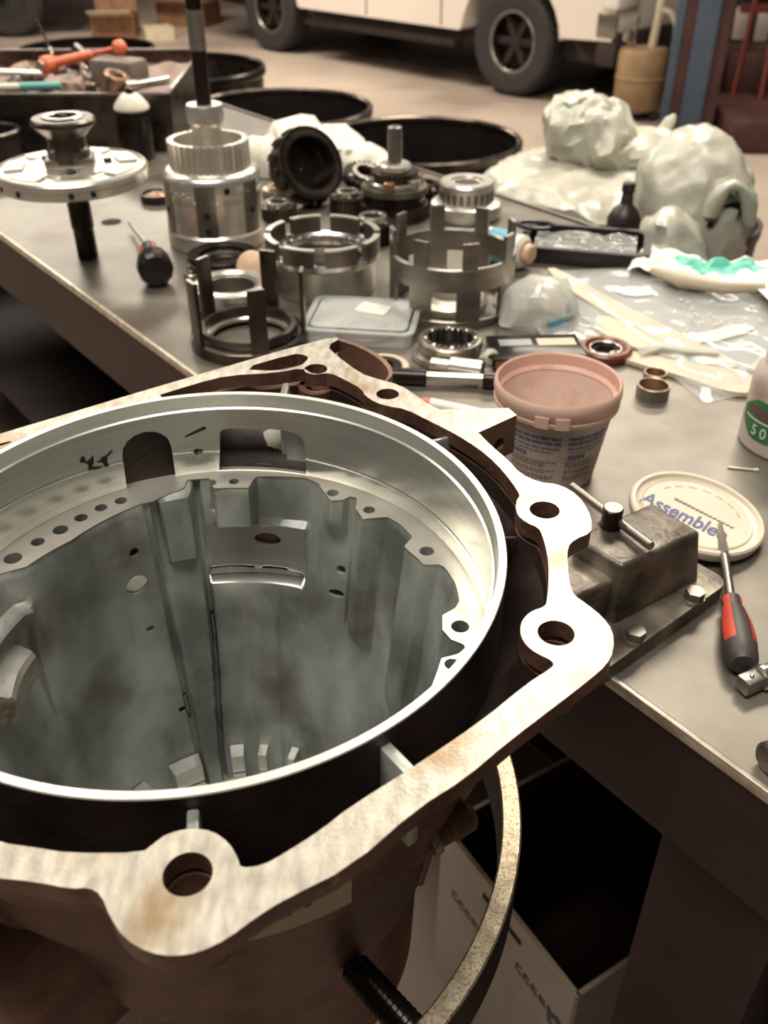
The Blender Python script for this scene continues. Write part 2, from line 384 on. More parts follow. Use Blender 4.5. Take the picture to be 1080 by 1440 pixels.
# openings in the bore wall
SCUFFS = [(123.5, -.0395, 120.2, -.0325, .0007), (123.4, -.0370, 121.3, -.0510, .0016), (124.5, -.0385, 123, -.0395, .0005), (127.2, -.036, 125.4, -.0385, .0006), (126.5, -.0415, 123.6, -.0445, .0005), (128.6, -.0330, 126.9, -.0352, .0004), (97.4, -.0265, 97.1, -.0290, .0004), (127.6, -.0625, 127.2, -.066, .0006)]
def shell_cut(bm, poly, r0=.160, r1=.225):
    """poly: list of (theta deg, z) -> radial prism"""
    a = [bm.verts.new((r0 * math.cos(rad(t)), r0 * math.sin(rad(t)), z)) for t, z in poly]
    b = [bm.verts.new((r1 * math.cos(rad(t)), r1 * math.sin(rad(t)), z)) for t, z in poly]
    n = len(poly)
    bm.faces.new(a); bm.faces.new(b[::-1])
    for i in range(n): bm.faces.new((a[i], b[i], b[(i + 1) % n], a[(i + 1) % n]))
cut = nb()
arch = [(119.2, -.095), (118.3, -.045)]
for i in range(9):
    q = PI * i / 8; arch.append((112.2 + 6.0 * math.cos(q), -.040 + .0165 * math.sin(q)))
arch += [(106.1, -.045), (106.2, -.095)]
shell_cut(cut, arch)
shell_cut(cut, [(95.2, -.0685), (94.0, -.033), (93.2, -.0305), (91.5, -.0295), (78.2, -.0295), (75.5, -.0305), (73.6, -.034), (72.9, -.040), (72.6, -.0685)])
shell_cut(cut, [(99.8 + 1.1 * math.cos(a) * (1 + .25 * math.sin(3 * a)), -.0503 + .0036 * math.sin(a) * (1 + .2 * math.cos(5 * a))) for a in [2 * PI * i / 11 for i in range(11)]], .16, .22)
boolean(rim, cut)
def scuff(poly):
    bm = nb()
    f = bm.faces.new([bm.verts.new(((ringr(rad(t)) - .0094) * math.cos(rad(t)), (ringr(rad(t)) - .0094) * math.sin(rad(t)), z)) for t, z in poly])
    bmesh.ops.triangulate(bm, faces=[f]); bmesh.ops.solidify(bm, geom=bm.faces[:], thickness=.0002)
    obj('scuff_mark', bm, 'void', case, ang=0)
random.seed(4)
for t0, z0, t1, z1, wd in SCUFFS:
    n_ = 7; up = []; dn = []
    for i in range(n_):
        k = i / (n_ - 1); ww = wd * (.35 + .65 * math.sin(PI * min(1, k * .85 + .12))) * random.uniform(.7, 1.3)
        up.append((t0 + (t1 - t0) * k, z0 + (z1 - z0) * k + ww)); dn.append((t0 + (t1 - t0) * k + .15, z0 + (z1 - z0) * k - ww))
    scuff(up + dn[::-1])
# main casting: ledge, rough inner wall, floor - one closed solid
LED = [(-20, .163), (-19, .163), (-12.4, .163), (-10.5, .1732), (-8.1, .1774), (-7.0, .1749), (-6.2, .1677), (-2.8, .1613), (2.3, .1620), (4.7, .1717), (7, .1758), (13.3, .1776), (19.6, .1765), (21, .1740),
       (22.4, .163), (24.4, .163), (29.1, .1610), (31.6, .1610), (33.8, .1729), (40.1, .1754), (44.5, .1748), (46.2, .1683), (48.6, .1594), (53.5, .167), (56.2, .1798), (58.4, .1778), (58.8, .1711), (61.5, .1654),
       (65.6, .175), (68.3, .1834), (72.5, .1878), (85.6, .1815), (86.3, .164), (96.4, .1639), (97.5, .1800), (103.6, .1809), (104.5, .170), (106.4, .1665), (107.5, .1665), (113.9, .158), (117.1, .1587),
       (128.6, .1529), (141.6, .1475), (156.8, .1514), (161.8, .1639), (175, .165), (185, .158), (195, .165), (210, .158), (225, .166), (240, .158), (260, .166), (275, .158), (290, .166), (310, .158), (325, .166), (340, .163)]
def r_led(d):
    d = d if d <= 340 else d - 360
    return interp(LED, d)
def r_base(z): return .176 + (.133 - .176) * (z + .07) / (-.39 + .07)
def win_(a, b, x, s): return smoothstep(a - s, a + s, x) * (1 - smoothstep(b - s, b + s, x))
def r_in(d, z):
    """inner wall radius at angle d (deg) and depth z, with mat index"""
    base = r_base(z); top = r_led(d); dd = top - r_base(-.07); mi = 0
    if 85.8 < d < 97: e0, e1 = -.108, -.112                     # block with two holes
    elif 46 < d < 56.5: e0, e1 = -.175, -.215                   # tall column
    elif 22 < d < 34: e0, e1 = -.20, -.27
    elif -14 < d < 6: e0, e1 = -.11, -.16
    elif 58.5 < d < 65: e0, e1 = -.09, -.115
    elif 104 < d <= 128: e0, e1 = -.08, -.24
    elif 128 < d < 160: e0, e1 = -.075, -.25
    else: e0, e1 = -.10, -.17
    f = 1 - smoothstep(0, 1, (e0 - z) / (e0 - e1))
    r = base + dd * f
    r = max(r, .118)
    # long raised rib
    tl = 116.0 - 2.2 * (-.07 - z) / .32; tr = 102.6 + .8 * (-.07 - z) / .32 + 3.0 * smoothstep(-.2, -.38, z)
    if z < -.072:
        g = win_(tr, tl - 1.0, d, .35)
        r = r * (1 - g) + (base - .009) * g
        r += .006 * win_(tr - 2.0, tr - .6, d, .35) + .0035 * win_(tl - .3, tl + .9, d, .3)
        g = win_(103.5, 112.5 - 12 * (-.075 - z), d, .5) * (1 - smoothstep(-.130, -.134, z))
        r -= .007 * g
    # machined recess
    if 70 < d < 101.5 and -.172 < z < -.112:
        g = win_(71.5, 101, d, .5) * (1 - smoothstep(-.166, -.171, z))
        r = r * (1 - g) + .1745 * g
        if g > .5: mi = 1
    # soft vertical flutes on the right hand wall
    if z < -.13:
        r -= .0035 * win_(80, 90, d, 1.0) * smoothstep(-.17, -.2, z) + .003 * win_(60, 72, d, 2.5) * smoothstep(-.13, -.18, z)
    # left hand blocks
    g = win_(165.5, 186, d, 1.0) * win_(-.160, -.128, z, .004); r -= .020 * g
    if g > .6: mi = 2
    r -= .008 * win_(159, 190, d, 1.5) * win_(-.108, -.101, z, .003)
    r += .0012 * (noise.noise(Vector((r * math.cos(rad(d)) * 28, r * math.sin(rad(d)) * 28, z * 22))))
    return r, mi
SEG = 600
zs = [-.07, -.0712] + [-.074 - .004 * i for i in range(26)] + [-.182 - .008 * i for i in range(26)] + [-.392]
rows = []; mids = []
for z in zs:
    row = []; mrow = []
    for j in range(SEG):
        d = 360 * j / SEG; d = d if d <= 340 else d - 360
        r, mi = (r_led(d), 0) if z > -.0705 else r_in(d, min(z, -.0713) if z > -.072 else z)
        if z == -.0712: r = r_led(d) + .0004
        row.append((r * math.cos(rad(d)), r * math.sin(rad(d)), z)); mrow.append(mi)
    rows.append(row); mids.append(mrow)
def crow(r, z): return [(r * math.cos(2 * PI * j / SEG), r * math.sin(2 * PI * j / SEG), z) for j in range(SEG)]
ni = len(rows)
rows += [crow(.06, -.395), crow(.06, -.41), crow(.145, -.41), crow(.148, -.30), crow(.165, -.20), crow(.190, -.10), crow(.1925, -.0795), crow(.1925, -.07)]
nt = len(rows)
bm = nb()
grid(bm, rows, True, True, lambda i, j: 3 if i == nt - 1 else (mids[i][j] if i < ni - 1 else 0))
main = obj('main_casting', bm, ['cast', 'machined', 'face', 'ringtop'], case, label='rough grey inner wall with ledge and ribs')
cut = nb()
for x, y, r in [(-.1524, .0697, .0068), (-.1402, .0899, .0052), (-.1274, .1054, .006), (-.1159, .1215, .0052), (-.1037, .1353, .0050), (-.0901, .1453, .0050),
                (-.0219, .1715, .0049), (-.0027, .1736, .0042), (.0802, .1566, .0050), (.1101, .1323, .0048), (.1539, .0784, .0056), (.1732, -.005, .0062), (.1658, -.0408, .0052)]:
    cyl(cut, r, -.10, -.05, 20, .0001, (x, y, 0))
def radial(cut, d, z, r, r0=.11, r1=.168, sx=1.0, seg=18):
    st = cyl(cut, r, r0, r1, seg, .0001)
    for v in st: v.co.x *= sx
    m = Matrix.Rotation(rad(d), 4, 'Z') @ Matrix.Rotation(PI / 2, 4, 'Y')
    bmesh.ops.transform(cut, matrix=Matrix.Translation((0, 0, z)) @ m, verts=st)
for d, z, r, r1, sx in [(123.4, -.143, .0098, .21, 1), (122.5, -.1099, .0042, .166, 1), (121.8, -.1965, .0036, .16, 1), (116.9, -.2956, .0036, .156, 1), (83.1, -.1298, .0118, .21, .62), (59.1, -.1395, .0042, .182, 1), (60.0, -.1635, .0075, .21, .5)]:
    radial(cut, d, z, r, .11, r1, sx)
boolean(main, cut)
for d, z, rr_, m_, sx in ((123.4, -.143, .0095, 'alu', 1), (83.1, -.1298, .0112, 'bell', .62)):
    bm = nb(); vs = cyl(bm, rr_, 0, .002, 20, .0003)
    for v in vs: v.co.x *= sx
    bmesh.ops.transform(bm, matrix=Matrix.Translation((0, 0, z)) @ Matrix.Rotation(rad(d), 4, 'Z') @ Matrix.Translation((r_in(d, z)[0] + (.0008 if m_ == 'alu' else .004), 0, 0)) @ Matrix.Rotation(PI / 2 - .25, 4, 'Y'), verts=vs)
    obj('lit_hole_disc', bm, m_, case)  # discs added to make the holes look lit inside, not real plugs
# bright lower spline segments
for d0, d1 in [(114.5, 127), (96, 101.5), (86, 89.5), (73, 76), (55, 60), (138, 144), (155, 162), (176, 184)]:
    bm = nb()
    for r0, r1, z0, z1 in ((.122, .137, -.372, -.350), (.119, .135, -.388, -.374)):
        lathe(bm, [(r0, z0), (r1, z0), (r1, z1), (r0, z1)], 8, closed=True, a0=rad(d0), a1=rad(d1))
        for dd in (d0, d1):
            bm.faces.new([bm.verts.new((r * math.cos(rad(dd)), r * math.sin(rad(dd)), z)) for r, z in ((r0, z0), (r1, z0), (r1, z1), (r0, z1))])
    obj('spline_segment', bm, 'machined', case)
# pocket wall / bell wall
tab = {}
def ray_r(loop, t):
    best = None; c, s = math.cos(t), math.sin(t)
    for (x0, y0), (x1, y1) in zip(loop, loop[1:] + loop[:1]):
        a = x0 * s - y0 * c; b = x1 * s - y1 * c
        if (a <= 0 < b) or (b <= 0 < a):
            k = a / (a - b); x = x0 + (x1 - x0) * k; y = y0 + (y1 - y0) * k
            if x * c + y * s > 0:
                r = math.hypot(x, y); best = r if best is None else max(best, r)
    return best or .22
NS = 240
ri = [ray_r(hole_loop, 2 * PI * j / NS + 1e-5) for j in range(NS)]
ri = [max(r, .2005, (ray_r(outer_s, 2 * PI * j / NS + 1e-5) - .010) if 100 < 360 * j / NS < 168 else 0) + .0004 for j, r in enumerate(ri)]
ro = [min(ri[j] + .008, ray_r(outer_s, 2 * PI * j / NS + 1e-5) - .001) for j in range(NS)]
def prow(rf, z): return [(rf(j) * math.cos(2 * PI * j / NS), rf(j) * math.sin(2 * PI * j / NS), z) for j in range(NS)]
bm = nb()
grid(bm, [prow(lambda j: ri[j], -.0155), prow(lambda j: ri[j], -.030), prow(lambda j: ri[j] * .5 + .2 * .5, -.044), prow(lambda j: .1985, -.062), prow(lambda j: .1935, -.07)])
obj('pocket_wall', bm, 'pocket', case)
bm = nb()
grid(bm, [prow(lambda j: ri[j], -.0158), prow(lambda j: ro[j], -.0158), prow(lambda j: ro[j], -.032), prow(lambda j: ro[j] * .5 + .204 * .5, -.050), prow(lambda j: .2030, -.068),
          prow(lambda j: .2005, -.128), prow(lambda j: .178, -.185), prow(lambda j: .166, -.235), prow(lambda j: .1585, -.285), prow(lambda j: .152, -.290), prow(lambda j: .150, -.31), prow(lambda j: .149, -.36), prow(lambda j: .147, -.425), prow(lambda j: .05, -.425)])
obj('bell_housing', bm, 'bell', case, ang=40, label='oily brown outer bell wall')
# outside corner seam and rib on the bell
for d, z0, z1 in ((-20, -.05, -.285), (-118, -.05, -.285), (60, -.06, -.28), (170, -.06, -.28)):
    bm = nb(); c, s = math.cos(rad(d)), math.sin(rad(d))
    tube(bm, [(r_ * c, r_ * s, z_) for r_, z_ in ((.2015, -.070), (.199, -.128), (.177, -.185), (.165, -.235), (.1575, -.285))], .005, 10); obj('bell_rib', bm, 'bell', case)
# webs between rim and flange
def web(p, q, wd, z0, z1, m='cast', nm='web_rib'):
    bm = nb(); a = Vector((*p, 0)); b = Vector((*q, 0)); d = b - a
    box(bm, ((a.x + b.x) / 2, (a.y + b.y) / 2, (z0 + z1) / 2), (d.length, wd, z1 - z0), (0, 0, math.atan2(d.y, d.x)), .0015); obj(nm, bm, m, case)
def pol(d, r): return (r * math.cos(rad(d)), r * math.sin(rad(d)))
web(pol(40.5, .198), pol(38.8, .222), .004, -.06, -.006)
web(pol(7.5, .2), (.213, .0265), .003, -.055, -.018, 'pocket')
web((.0335, -.1985), (.0365, -.218), .006, -.06, -.008)
web((.122, -.158), (.137, -.178), .007, -.065, -.010)
web((.0385, .198), (.0395, .232), .006, -.06, -.008)
web(pol(57, .2), (.117, .181), .006, -.06, -.010)
web((-.024, .2), (-.02, .216), .011, -.07, -.012)
# bracket arm (upper right) and curved lug pocket (top)
bm = nb(); prism(bm, [(.1640, .1700), (.2200, .1728), (.2253, .1613), (.1935, .1345), (.1790, .1500)], [], -.034, -.0004)
cut = nb(); rod(cut, (.185, .170, -.02), (.225, .140, -.02), .0055, 16)
arm = obj('bracket_arm', bm, 'face', case, ang=30)
arm.data.materials.append(M['bell'])
boolean(arm, cut)
for f in arm.data.polygons:
    if abs(f.normal.z) < .5: f.material_index = 1
bm = nb()
pa = smooth_loop([(.0835, .3045), (.105, .288), (.124, .262), (.131, .236), (.124, .219)], 2, False)
pa_in = [(x - .0035, y - .003) for x, y in pa]
prism(bm, pa + pa_in[::-1], [], -.075, -.001)
obj('lug_wall', bm, 'bell', case)
bm = nb(); prism(bm, pa + [(.1149, .2232), (.102, .2325), (.080, .268), (.0712, .2865)], [], -.075, -.045); obj('lug_floor', bm, 'bell', case)
bm = nb(); prism(bm, smooth_loop([(-.01, .235), (.043, .275), (.058, .272), (.062, .258), (.05, .238)], 1), [win], -.05, -.0155); obj('window_wall', bm, 'bell', case)
# pale floor seen through the bore window and light behind the wall
bm = nb(); prism(bm, [pol(71, .201), pol(97, .201), pol(97, .214), (.01, .226), (.034, .2285), pol(71, .225)], [], -.076, -.066)
obj('window_shelf', bm, 'ringtop', case)
bm = nb()
A = [pol(95.6, .1985), pol(87, .1985), pol(78.6, .1985)]; B = [pol(95.6, .204), pol(87, .213), pol(78.6, .222)]; zt = (-.064, -.050, -.034)
fr = [bm.verts.new((*p_, -.0665)) for p_ in A]; tp_ = [bm.verts.new((*p_, z_)) for p_, z_ in zip(B, zt)]; bk = [bm.verts.new((p_[0] * 1.02, p_[1] * 1.02, -.0665)) for p_ in B]
for i in (0, 1):
    bm.faces.new((fr[i], fr[i + 1], tp_[i + 1], tp_[i])); bm.faces.new((tp_[i], tp_[i + 1], bk[i + 1], bk[i])); bm.faces.new((bk[i], bk[i + 1], fr[i + 1], fr[i]))
bm.faces.new((fr[0], tp_[0], bk[0])); bm.faces.new((fr[2], bk[2], tp_[2]))
obj('window_gusset', bm, 'ringtop', case, ang=40)
bm = nb(); arcbox_ = [pol(78.4, .199), pol(73.5, .199), pol(73.5, .222), pol(78.4, .222)]
prism(bm, arcbox_, [], -.068, -.020); obj('window_cheek', bm, 'cast', case)
# identification plate (blocks only) on the bell
def rbell(z): return interp([(-.235, .166), (-.185, .178), (-.128, .2005), (-.068, .2030)], z)
def patch(bm, d0, d1, z0, z1, off, n=8):
    grid(bm, [[((rbell(z) + off) * math.cos(rad(d0 + (d1 - d0) * i / n)), (rbell(z) + off) * math.sin(rad(d0 + (d1 - d0) * i / n)), z) for i in range(n + 1)] for z in (z0, (z0 + z1) / 2, z1)], False)
pl = nb(); patch(pl, -84, -59, -.124, -.080, .0012)
plate = obj('data_plate', pl, 'card', case, ang=60, label='small tan plate with dark blocks')
for d0, d1, z0, z1 in ((-71.5, -69, -.110, -.106), (-67, -65.8, -.108, -.097), (-63.6, -62.4, -.103, -.092), (-69, -62, -.089, -.0875)):
    bm = nb(); patch(bm, d0, d1, z0, z1, .0015, 3); obj('printed_block', bm, 'print_dark', plate, ang=60)
# pipe fitting on the right of the bell
bm = nb(); rod(bm, (.115, -.145, -.140), (.160, -.120, -.131), .0085, 20); rod(bm, (.158, -.121, -.1315), (.176, -.109, -.128), .0105, 20, .004); ft = obj('pipe_fitting', bm, 'bell', case)
bm = nb(); rod(bm, (.148, -.1265, -.1335), (.153, -.1235, -.1325), .0108, 20); obj('clamp_band', bm, 'grey_steel', ft)
bm = nb(); rod(bm, (.115, -.125, -.160), (.158, -.105, -.152), .0085, 16); obj('pipe_fitting', bm, 'bell', case)
bm = nb(); box(bm, (-.105, -.125, -.235), (.11, .10, .17), (0, 0, .9), .02); obj('side_pan', bm, 'bell', case, ang=50)
# lower left lugs
bm = nb(); rod(bm, (-.088, -.135, -.245), (-.106, -.160, -.250), .0085, 18, .002); rod(bm, (-.104, -.157, -.2495), (-.110, -.166, -.2515), .0065, 18, .002); obj('drain_boss', bm, 'bell', case)
bm = nb(); rod(bm, (-.10, -.14, -.16), (-.125, -.185, -.165), .018, 18, .004); obj('drain_boss', bm, 'black_steel', case)

# ------------------------------------------------------------------ hoop stand that carries the case
HC_ = (-.152, .433)
stand = thing('ring_stand', 'round steel hoop stand with legs encircling the case', 'stand', (HC_[0], HC_[1], FZ))
bm = nb(); ring(bm, .2362, .2500, -FZ - .05, -FZ, 160, .0012)
obj('hoop', bm, ['hoop', 'dark_steel'], stand, label='speckled brassy steel hoop')
hp = stand.children[0].data
for f in hp.polygons:
    if abs(f.normal.z) < .4: f.material_index = 1
for d in (112, 205, 285):
    c, s = math.cos(rad(d)), math.sin(rad(d))
    bm = nb(); rod(bm, (.246 * c, .246 * s, 0), (.246 * c, .246 * s, -FZ - .045), .012, 14); obj('leg', bm, 'dark_steel', stand)
    bm = nb(); rod(bm, (.246 * c, .246 * s, .765), (.03 * c + .03, .03 * s + .037, .765), .009, 12); obj('cross_bar', bm, 'dark_steel', stand)
bm = nb(); cyl(bm, .11, .762, .774, 40, .001, (.03, .0375, 0)); obj('rest_plate', bm, 'dark_steel', stand)
# threaded stud clamped to the hoop, pointing at the bell
a = Vector((.1315, -.090, .925)); b = Vector((.185, -.168, .962)); d = b - a; L = d.length; pr = []
nthr = 17
for i in range(nthr):
    z = L * i / nthr; pr += [(.0090, z), (.0112, z + L / nthr * .5)]
bm = nb(); lathe(bm, [(0, 0)] + pr + [(.0090, L), (0, L)], 24, a, d.to_track_quat('Z', 'Y').to_euler())
obj('threaded_stud', bm, 'black_steel', stand, ang=20)
bm = nb(); rod(bm, (.178, -.158, .957), (.195, -.182, .968), .017, 18, .003); obj('stud_block', bm, 'dark_steel', stand)

#@@PART2
# ------------------------------------------------------------------ far background: truck, second vehicle, lift, machine
G = Vector((1.02, 8.15, FZ)); RX = math.atan2(.714, -.70)      # local x runs rearwards, local y points to the viewer's side negative
tr = thing('pickup_truck', 'white pickup truck with dark alloy wheels parked at the back of the shop', 'truck', G, RX)
# local frame: x rearward, y = z cross x -> away/towards; visible side is at +y
VS = 1 if Vector((-math.sin(RX), math.cos(RX))).dot(Vector((-.714, -.70))) > 0 else -1
def archpts(cx, r, n=14, z0=.40):
    a0 = math.asin((z0 - .40) / r); return [(cx - r * math.cos(a0 + (PI - 2 * a0) * i / n), .40 + r * math.sin(a0 + (PI - 2 * a0) * i / n)) for i in range(n + 1)]
def side_prism(pts, y0, y1, m, name, parent, **k):
    bm = nb(); vs = prism(bm, pts, [], min(y0, y1), max(y0, y1))
    for v in vs: v.co = Vector((v.co.x, v.co.z, v.co.y))
    return obj(name, bm, m, parent, **k)
WB = 3.07
body = [(-.98, .62), (-.95, .50), (-.50, .48)] + archpts(0, .50, 14, .46)[0:] + [(.52, .44), (WB - .52, .44)] + archpts(WB, .50, 14, .46) + [(WB + 1.2, .55), (WB + 1.25, 1.15), (WB - .6, 1.15), (WB - .7, 1.85), (1.5, 1.85), (.75, 1.2), (-.85, 1.12)]
side_prism(body, VS * .06, -VS * 1.80, 'truck', 'body', tr, ang=30)
side_prism([(-.9, .30), (-.9, .55), (WB + 1, .55), (WB + 1, .36)], -VS * .15, -VS * 1.6, 'under', 'underbody', tr)
bm = nb(); box(bm, (1.5, VS * .02, .335), (1.9, .12, .05), bev=.01); obj('running_board', bm, 'wheel', tr)
bm = nb(); box(bm, (-.90, -VS * .87, .44), (.18, 1.85, .24), bev=.04); obj('front_bumper', bm, 'under', tr)
bm = nb(); box(bm, (-.93, -VS * .05, .80), (.14, .30, .20), bev=.03); hl = obj('headlamp', bm, 'lampglass', tr)
bm = nb(); box(bm, (-.90, VS * .055, .60), (.17, .03, .16), bev=.012); obj('fender_cladding', bm, 'grey_steel', tr)
for x in (.72, 1.62):
    bm = nb(); box(bm, (x, VS * .061, .85), (.012, .006, .78)); obj('door_seam', bm, 'under', tr, ang=0)
def wheel(x, y, steer=0):
    w = nb()
    lathe(w, [(.225, -.11), (.29, -.125), (.36, -.125), (.385, -.105), (.393, -.06), (.393, .06), (.385, .105), (.36, .125), (.29, .125), (.225, .11)], 56, closed=True)
    for k in range(44):
        a = 2 * PI * k / 44
        for zz in (-.075, 0, .075):
            box(w, (.393 * math.cos(a + zz * .6), .393 * math.sin(a + zz * .6), zz), (.012, .032, .05), (0, 0, a))
    t = obj('wheel', w, 'rubber', tr, (x, y, .395), (PI / 2, 0, 0), label='black off road tyre on dark rim')
    r = nb(); lathe(r, [(.222, -.10), (.228, -.10), (.228, .10), (.222, .10)], 48, closed=True)
    cyl(r, .215, -.03, -.02, 40); obj('rim', r, 'wheel', t)
    s = nb(); cyl(s, .055, .02, .07, 20)
    for k in range(6):
        a = 2 * PI * k / 6
        box(s, (.125 * math.cos(a), .125 * math.sin(a), .05), (.20, .055, .03), (0, 0, a), .006)
    for sg in (-1,):
        s2 = s
    obj('spokes', s, 'wheel', t)
    l = nb(); ring(l, .205, .232, .092, .112, 48, .006); obj('rim_lip', l, 'grey_steel', t)
    if VS > 0: t.rotation_euler = (-PI / 2, 0, 0)
    return t
wheel(0, -VS * .10); wheel(WB, -VS * .10); wheel(0, -VS * 1.60); wheel(WB, -VS * 1.60)

v2 = thing('parked_vehicle', 'dark underside of a second vehicle at the far left edge', 'vehicle', (-5.6, 12.0, FZ), rad(4))
bm = nb(); box(bm, (0, 0, .75), (4.6, 1.7, .75), bev=.08); obj('body', bm, 'under', v2)
bm = nb(); box(bm, (0, -.86, .42), (3.0, .08, .06), bev=.01); obj('side_step', bm, 'wheel', v2)
for x in (-1.5, 1.5):
    bm = nb(); lathe(bm, [(.2, -.11), (.33, -.12), (.37, -.08), (.37, .08), (.33, .12), (.2, .11)], 40, (x, -.75, .37), (PI / 2, 0, 0), True); cyl(bm, .2, -.05, .05, 30, loc=(x, -.75, .37), rot=(PI / 2, 0, 0)); obj('wheel', bm, 'rubber', v2)

def carton(name, loc, rz, s, m, lab, flap=True, tilt=0):
    t = thing(name, lab, 'box', loc, rz, 'cartons on the floor by the far wall')
    bm = nb(); w_, d_, h_ = s; th = .008
    for c, q in (((0, -d_ / 2, h_ / 2), (w_, th, h_)), ((0, d_ / 2, h_ / 2), (w_, th, h_)), ((-w_ / 2, 0, h_ / 2), (th, d_, h_)), ((w_ / 2, 0, h_ / 2), (th, d_, h_)), ((0, 0, th / 2), (w_, d_, th))): box(bm, c, q)
    obj('box_body', bm, m, t, ang=0)
    if flap:
        bm = nb(); box(bm, (0, -d_ / 2 - .10, h_ + .03), (w_, .22, .007), (rad(-18), 0, 0)); obj('flap', bm, 'card', t, ang=0)
        bm = nb(); box(bm, (0, d_ / 2 + .02, h_ + .10), (w_, .007, .22), (rad(-20), 0, 0)); obj('flap', bm, m, t, ang=0)
    return t
carton('cardboard_box', (-2.95, 11.4, FZ), .1, (.45, .4, .22), 'kraft', 'small open cardboard box left of the long shaft on the far floor')
carton('cardboard_box', (-2.3, 12.3, FZ), -.3, (.6, .45, .25), 'kraft', 'wide open cardboard box behind the truck rear tyre, right of the long shaft')
carton('cardboard_box', (-2.45, 11.2, FZ), .35, (.30, .25, .12), 'card', 'low cardboard tray lying in front of the open boxes on the far floor', False)

lp = thing('lift_column', 'blue steel lift column standing right of the truck', 'vehicle lift', (2.03, 6.75, FZ), rad(-18))
bm = nb(); box(bm, (-.10, -.02, 1.3), (.055, .20, 2.6), bev=.004); box(bm, (.07, -.02, 1.3), (.14, .20, 2.6), bev=.004); obj('column', bm, 'blue_post', lp)
bm = nb(); box(bm, (-.035, -.075, 1.3), (.075, .05, 2.55)); obj('channel', bm, 'maroon', lp, ang=0)
bm = nb(); box(bm, (.18, .05, 1.3), (.08, .24, 2.6)); obj('rear_flange', bm, 'maroon', lp, ang=0)
bm = nb(); box(bm, (0, 0, .012), (.48, .42, .024), bev=.004); obj('base_plate', bm, 'maroon', lp)
for x, y in ((-.2, -.17), (.2, -.17)):
    bm = nb(); cyl(bm, .022, .024, .06, 6); obj('anchor_bolt', bm, 'grey_steel', lp, (x, y, 0))
ar = thing('lift_arm_foot', 'dark swing arm foot on the floor by the blue column', 'lift arm', (1.56, 6.3, FZ), rad(-30))
bm = nb(); box(bm, (.02, 0, .05), (.34, .10, .07), bev=.008); obj('arm', bm, 'maroon', ar)
bm = nb(); cyl(bm, .06, .085, .13, 24, .006, (-.11, 0, 0)); obj('pad', bm, 'rubber', ar)

od = thing('oil_drain_drum', 'yellow brown oil drain drum with a cream pole in front of the truck', 'drum', (1.87, 7.34, FZ))
bm = nb(); lathe(bm, [(0, .07), (.155, .07), (.175, .10), (.178, .27), (.183, .275), (.183, .29), (.178, .295), (.176, .44), (.16, .475), (0, .485)], 40); obj('tank', bm, 'tan_drum', od)
bm = nb(); rod(bm, (.05, 0, .47), (.13, .02, 1.45), .03, 16); obj('pole', bm, 'cream_pole', od)
bm = nb(); tube(bm, [(.07, 0, .72), (.14, -.03, .70), (.19, -.05, .62), (.19, -.05, .46)], .022); obj('hose', bm, 'cream_pole', od)
for k in range(4):
    a = PI / 4 + k * PI / 2
    bm = nb(); cyl(bm, .035, -.015, .015, 16, .003, (.14 * math.cos(a), .14 * math.sin(a), .035), (PI / 2, 0, a)); rod(bm, (.14 * math.cos(a), .14 * math.sin(a), .03), (.14 * math.cos(a), .14 * math.sin(a), .08), .01, 8); obj('caster', bm, 'rubber', od)
for x, z in ((-.15, .55), (-.10, .66)):
    bm = nb(); rod(bm, (-.09, -.02, .46), (x, -.05, z), .012, 8); cyl(bm, .028, -.03, .03, 14, .01, (x, -.05, z)); obj('valve', bm, 'chrome', od)

mc = thing('machine_frame', 'dark maroon machine frame with red rods and pale panels right of the lift column', 'machine', (3.6, 7.1, FZ), rad(-4))
bm = nb(); box(bm, (.05, -.15, .10), (2.7, 1.5, .20), bev=.02); obj('base', bm, 'maroon', mc)  # machine base, stretched forward in dark colour to stand for the floor shadow
bm = nb(); box(bm, (.1, .30, .32), (2.5, .55, .28), bev=.02); obj('cabinet', bm, 'maroon', mc)
bm = nb(); box(bm, (.2, .62, 1.0), (2.5, .05, 1.4)); obj('back_board', bm, 'under', mc, ang=0)
for x, z, sx, sz in ((-.98, .58, .10, .22), (-.82, .56, .10, .2), (-.66, .60, .14, .26), (-.45, .57, .18, .28), (-.2, .6, .16, .24), (-.86, .86, .16, .20), (-.60, .88, .20, .22), (-.3, .86, .2, .2), (.1, .7, .3, .4)):
    bm = nb(); box(bm, (x, .57, z), (sx, .04, sz), bev=.01); obj('panel', bm, 'panel', mc)
for a, b in (((-1.12, -.1, .1), (-1.0, .1, 1.9)), ((-.95, -.2, .15), (-.9, .1, 1.9)), ((-.78, -.3, .2), (-.42, .1, 1.9)), ((-.62, -.1, .2), (-.68, .1, 1.9)), ((-.40, -.2, .2), (-.15, .1, 1.9)), ((.1, -.2, .2), (.2, .1, 1.9))):
    bm = nb(); rod(bm, a, b, .018, 10); obj('rod', bm, 'redrod', mc)
bm = nb(); box(bm, (.0, .02, .74), (2.3, .05, .05)); obj('rail', bm, 'redrod', mc, ang=0)
dc = thing('dark_cabinet', 'dark cabinet beyond the front of the white truck', 'cabinet', (2.9, 9.9, FZ), rad(-10))
bm = nb(); box(bm, (0, 0, .8), (1.3, .7, 1.6), bev=.02); obj('carcass', bm, 'under', dc)
bm = nb(); box(bm, (-.1, -.36, 1.15), (.16, .02, .3), bev=.005); obj('pale_sign', bm, 'panel', dc)
ht = thing('floor_jack', 'small dark jack on the floor at the right edge behind the bags', 'jack', (2.65, 5.35, FZ), rad(20))
bm = nb(); box(bm, (0, 0, .07), (.5, .16, .10), bev=.02); obj('frame', bm, 'maroon', ht)
bm = nb(); cyl(bm, .05, .11, .19, 20, .01, (-.15, 0, 0)); obj('saddle', bm, 'chrome', ht)
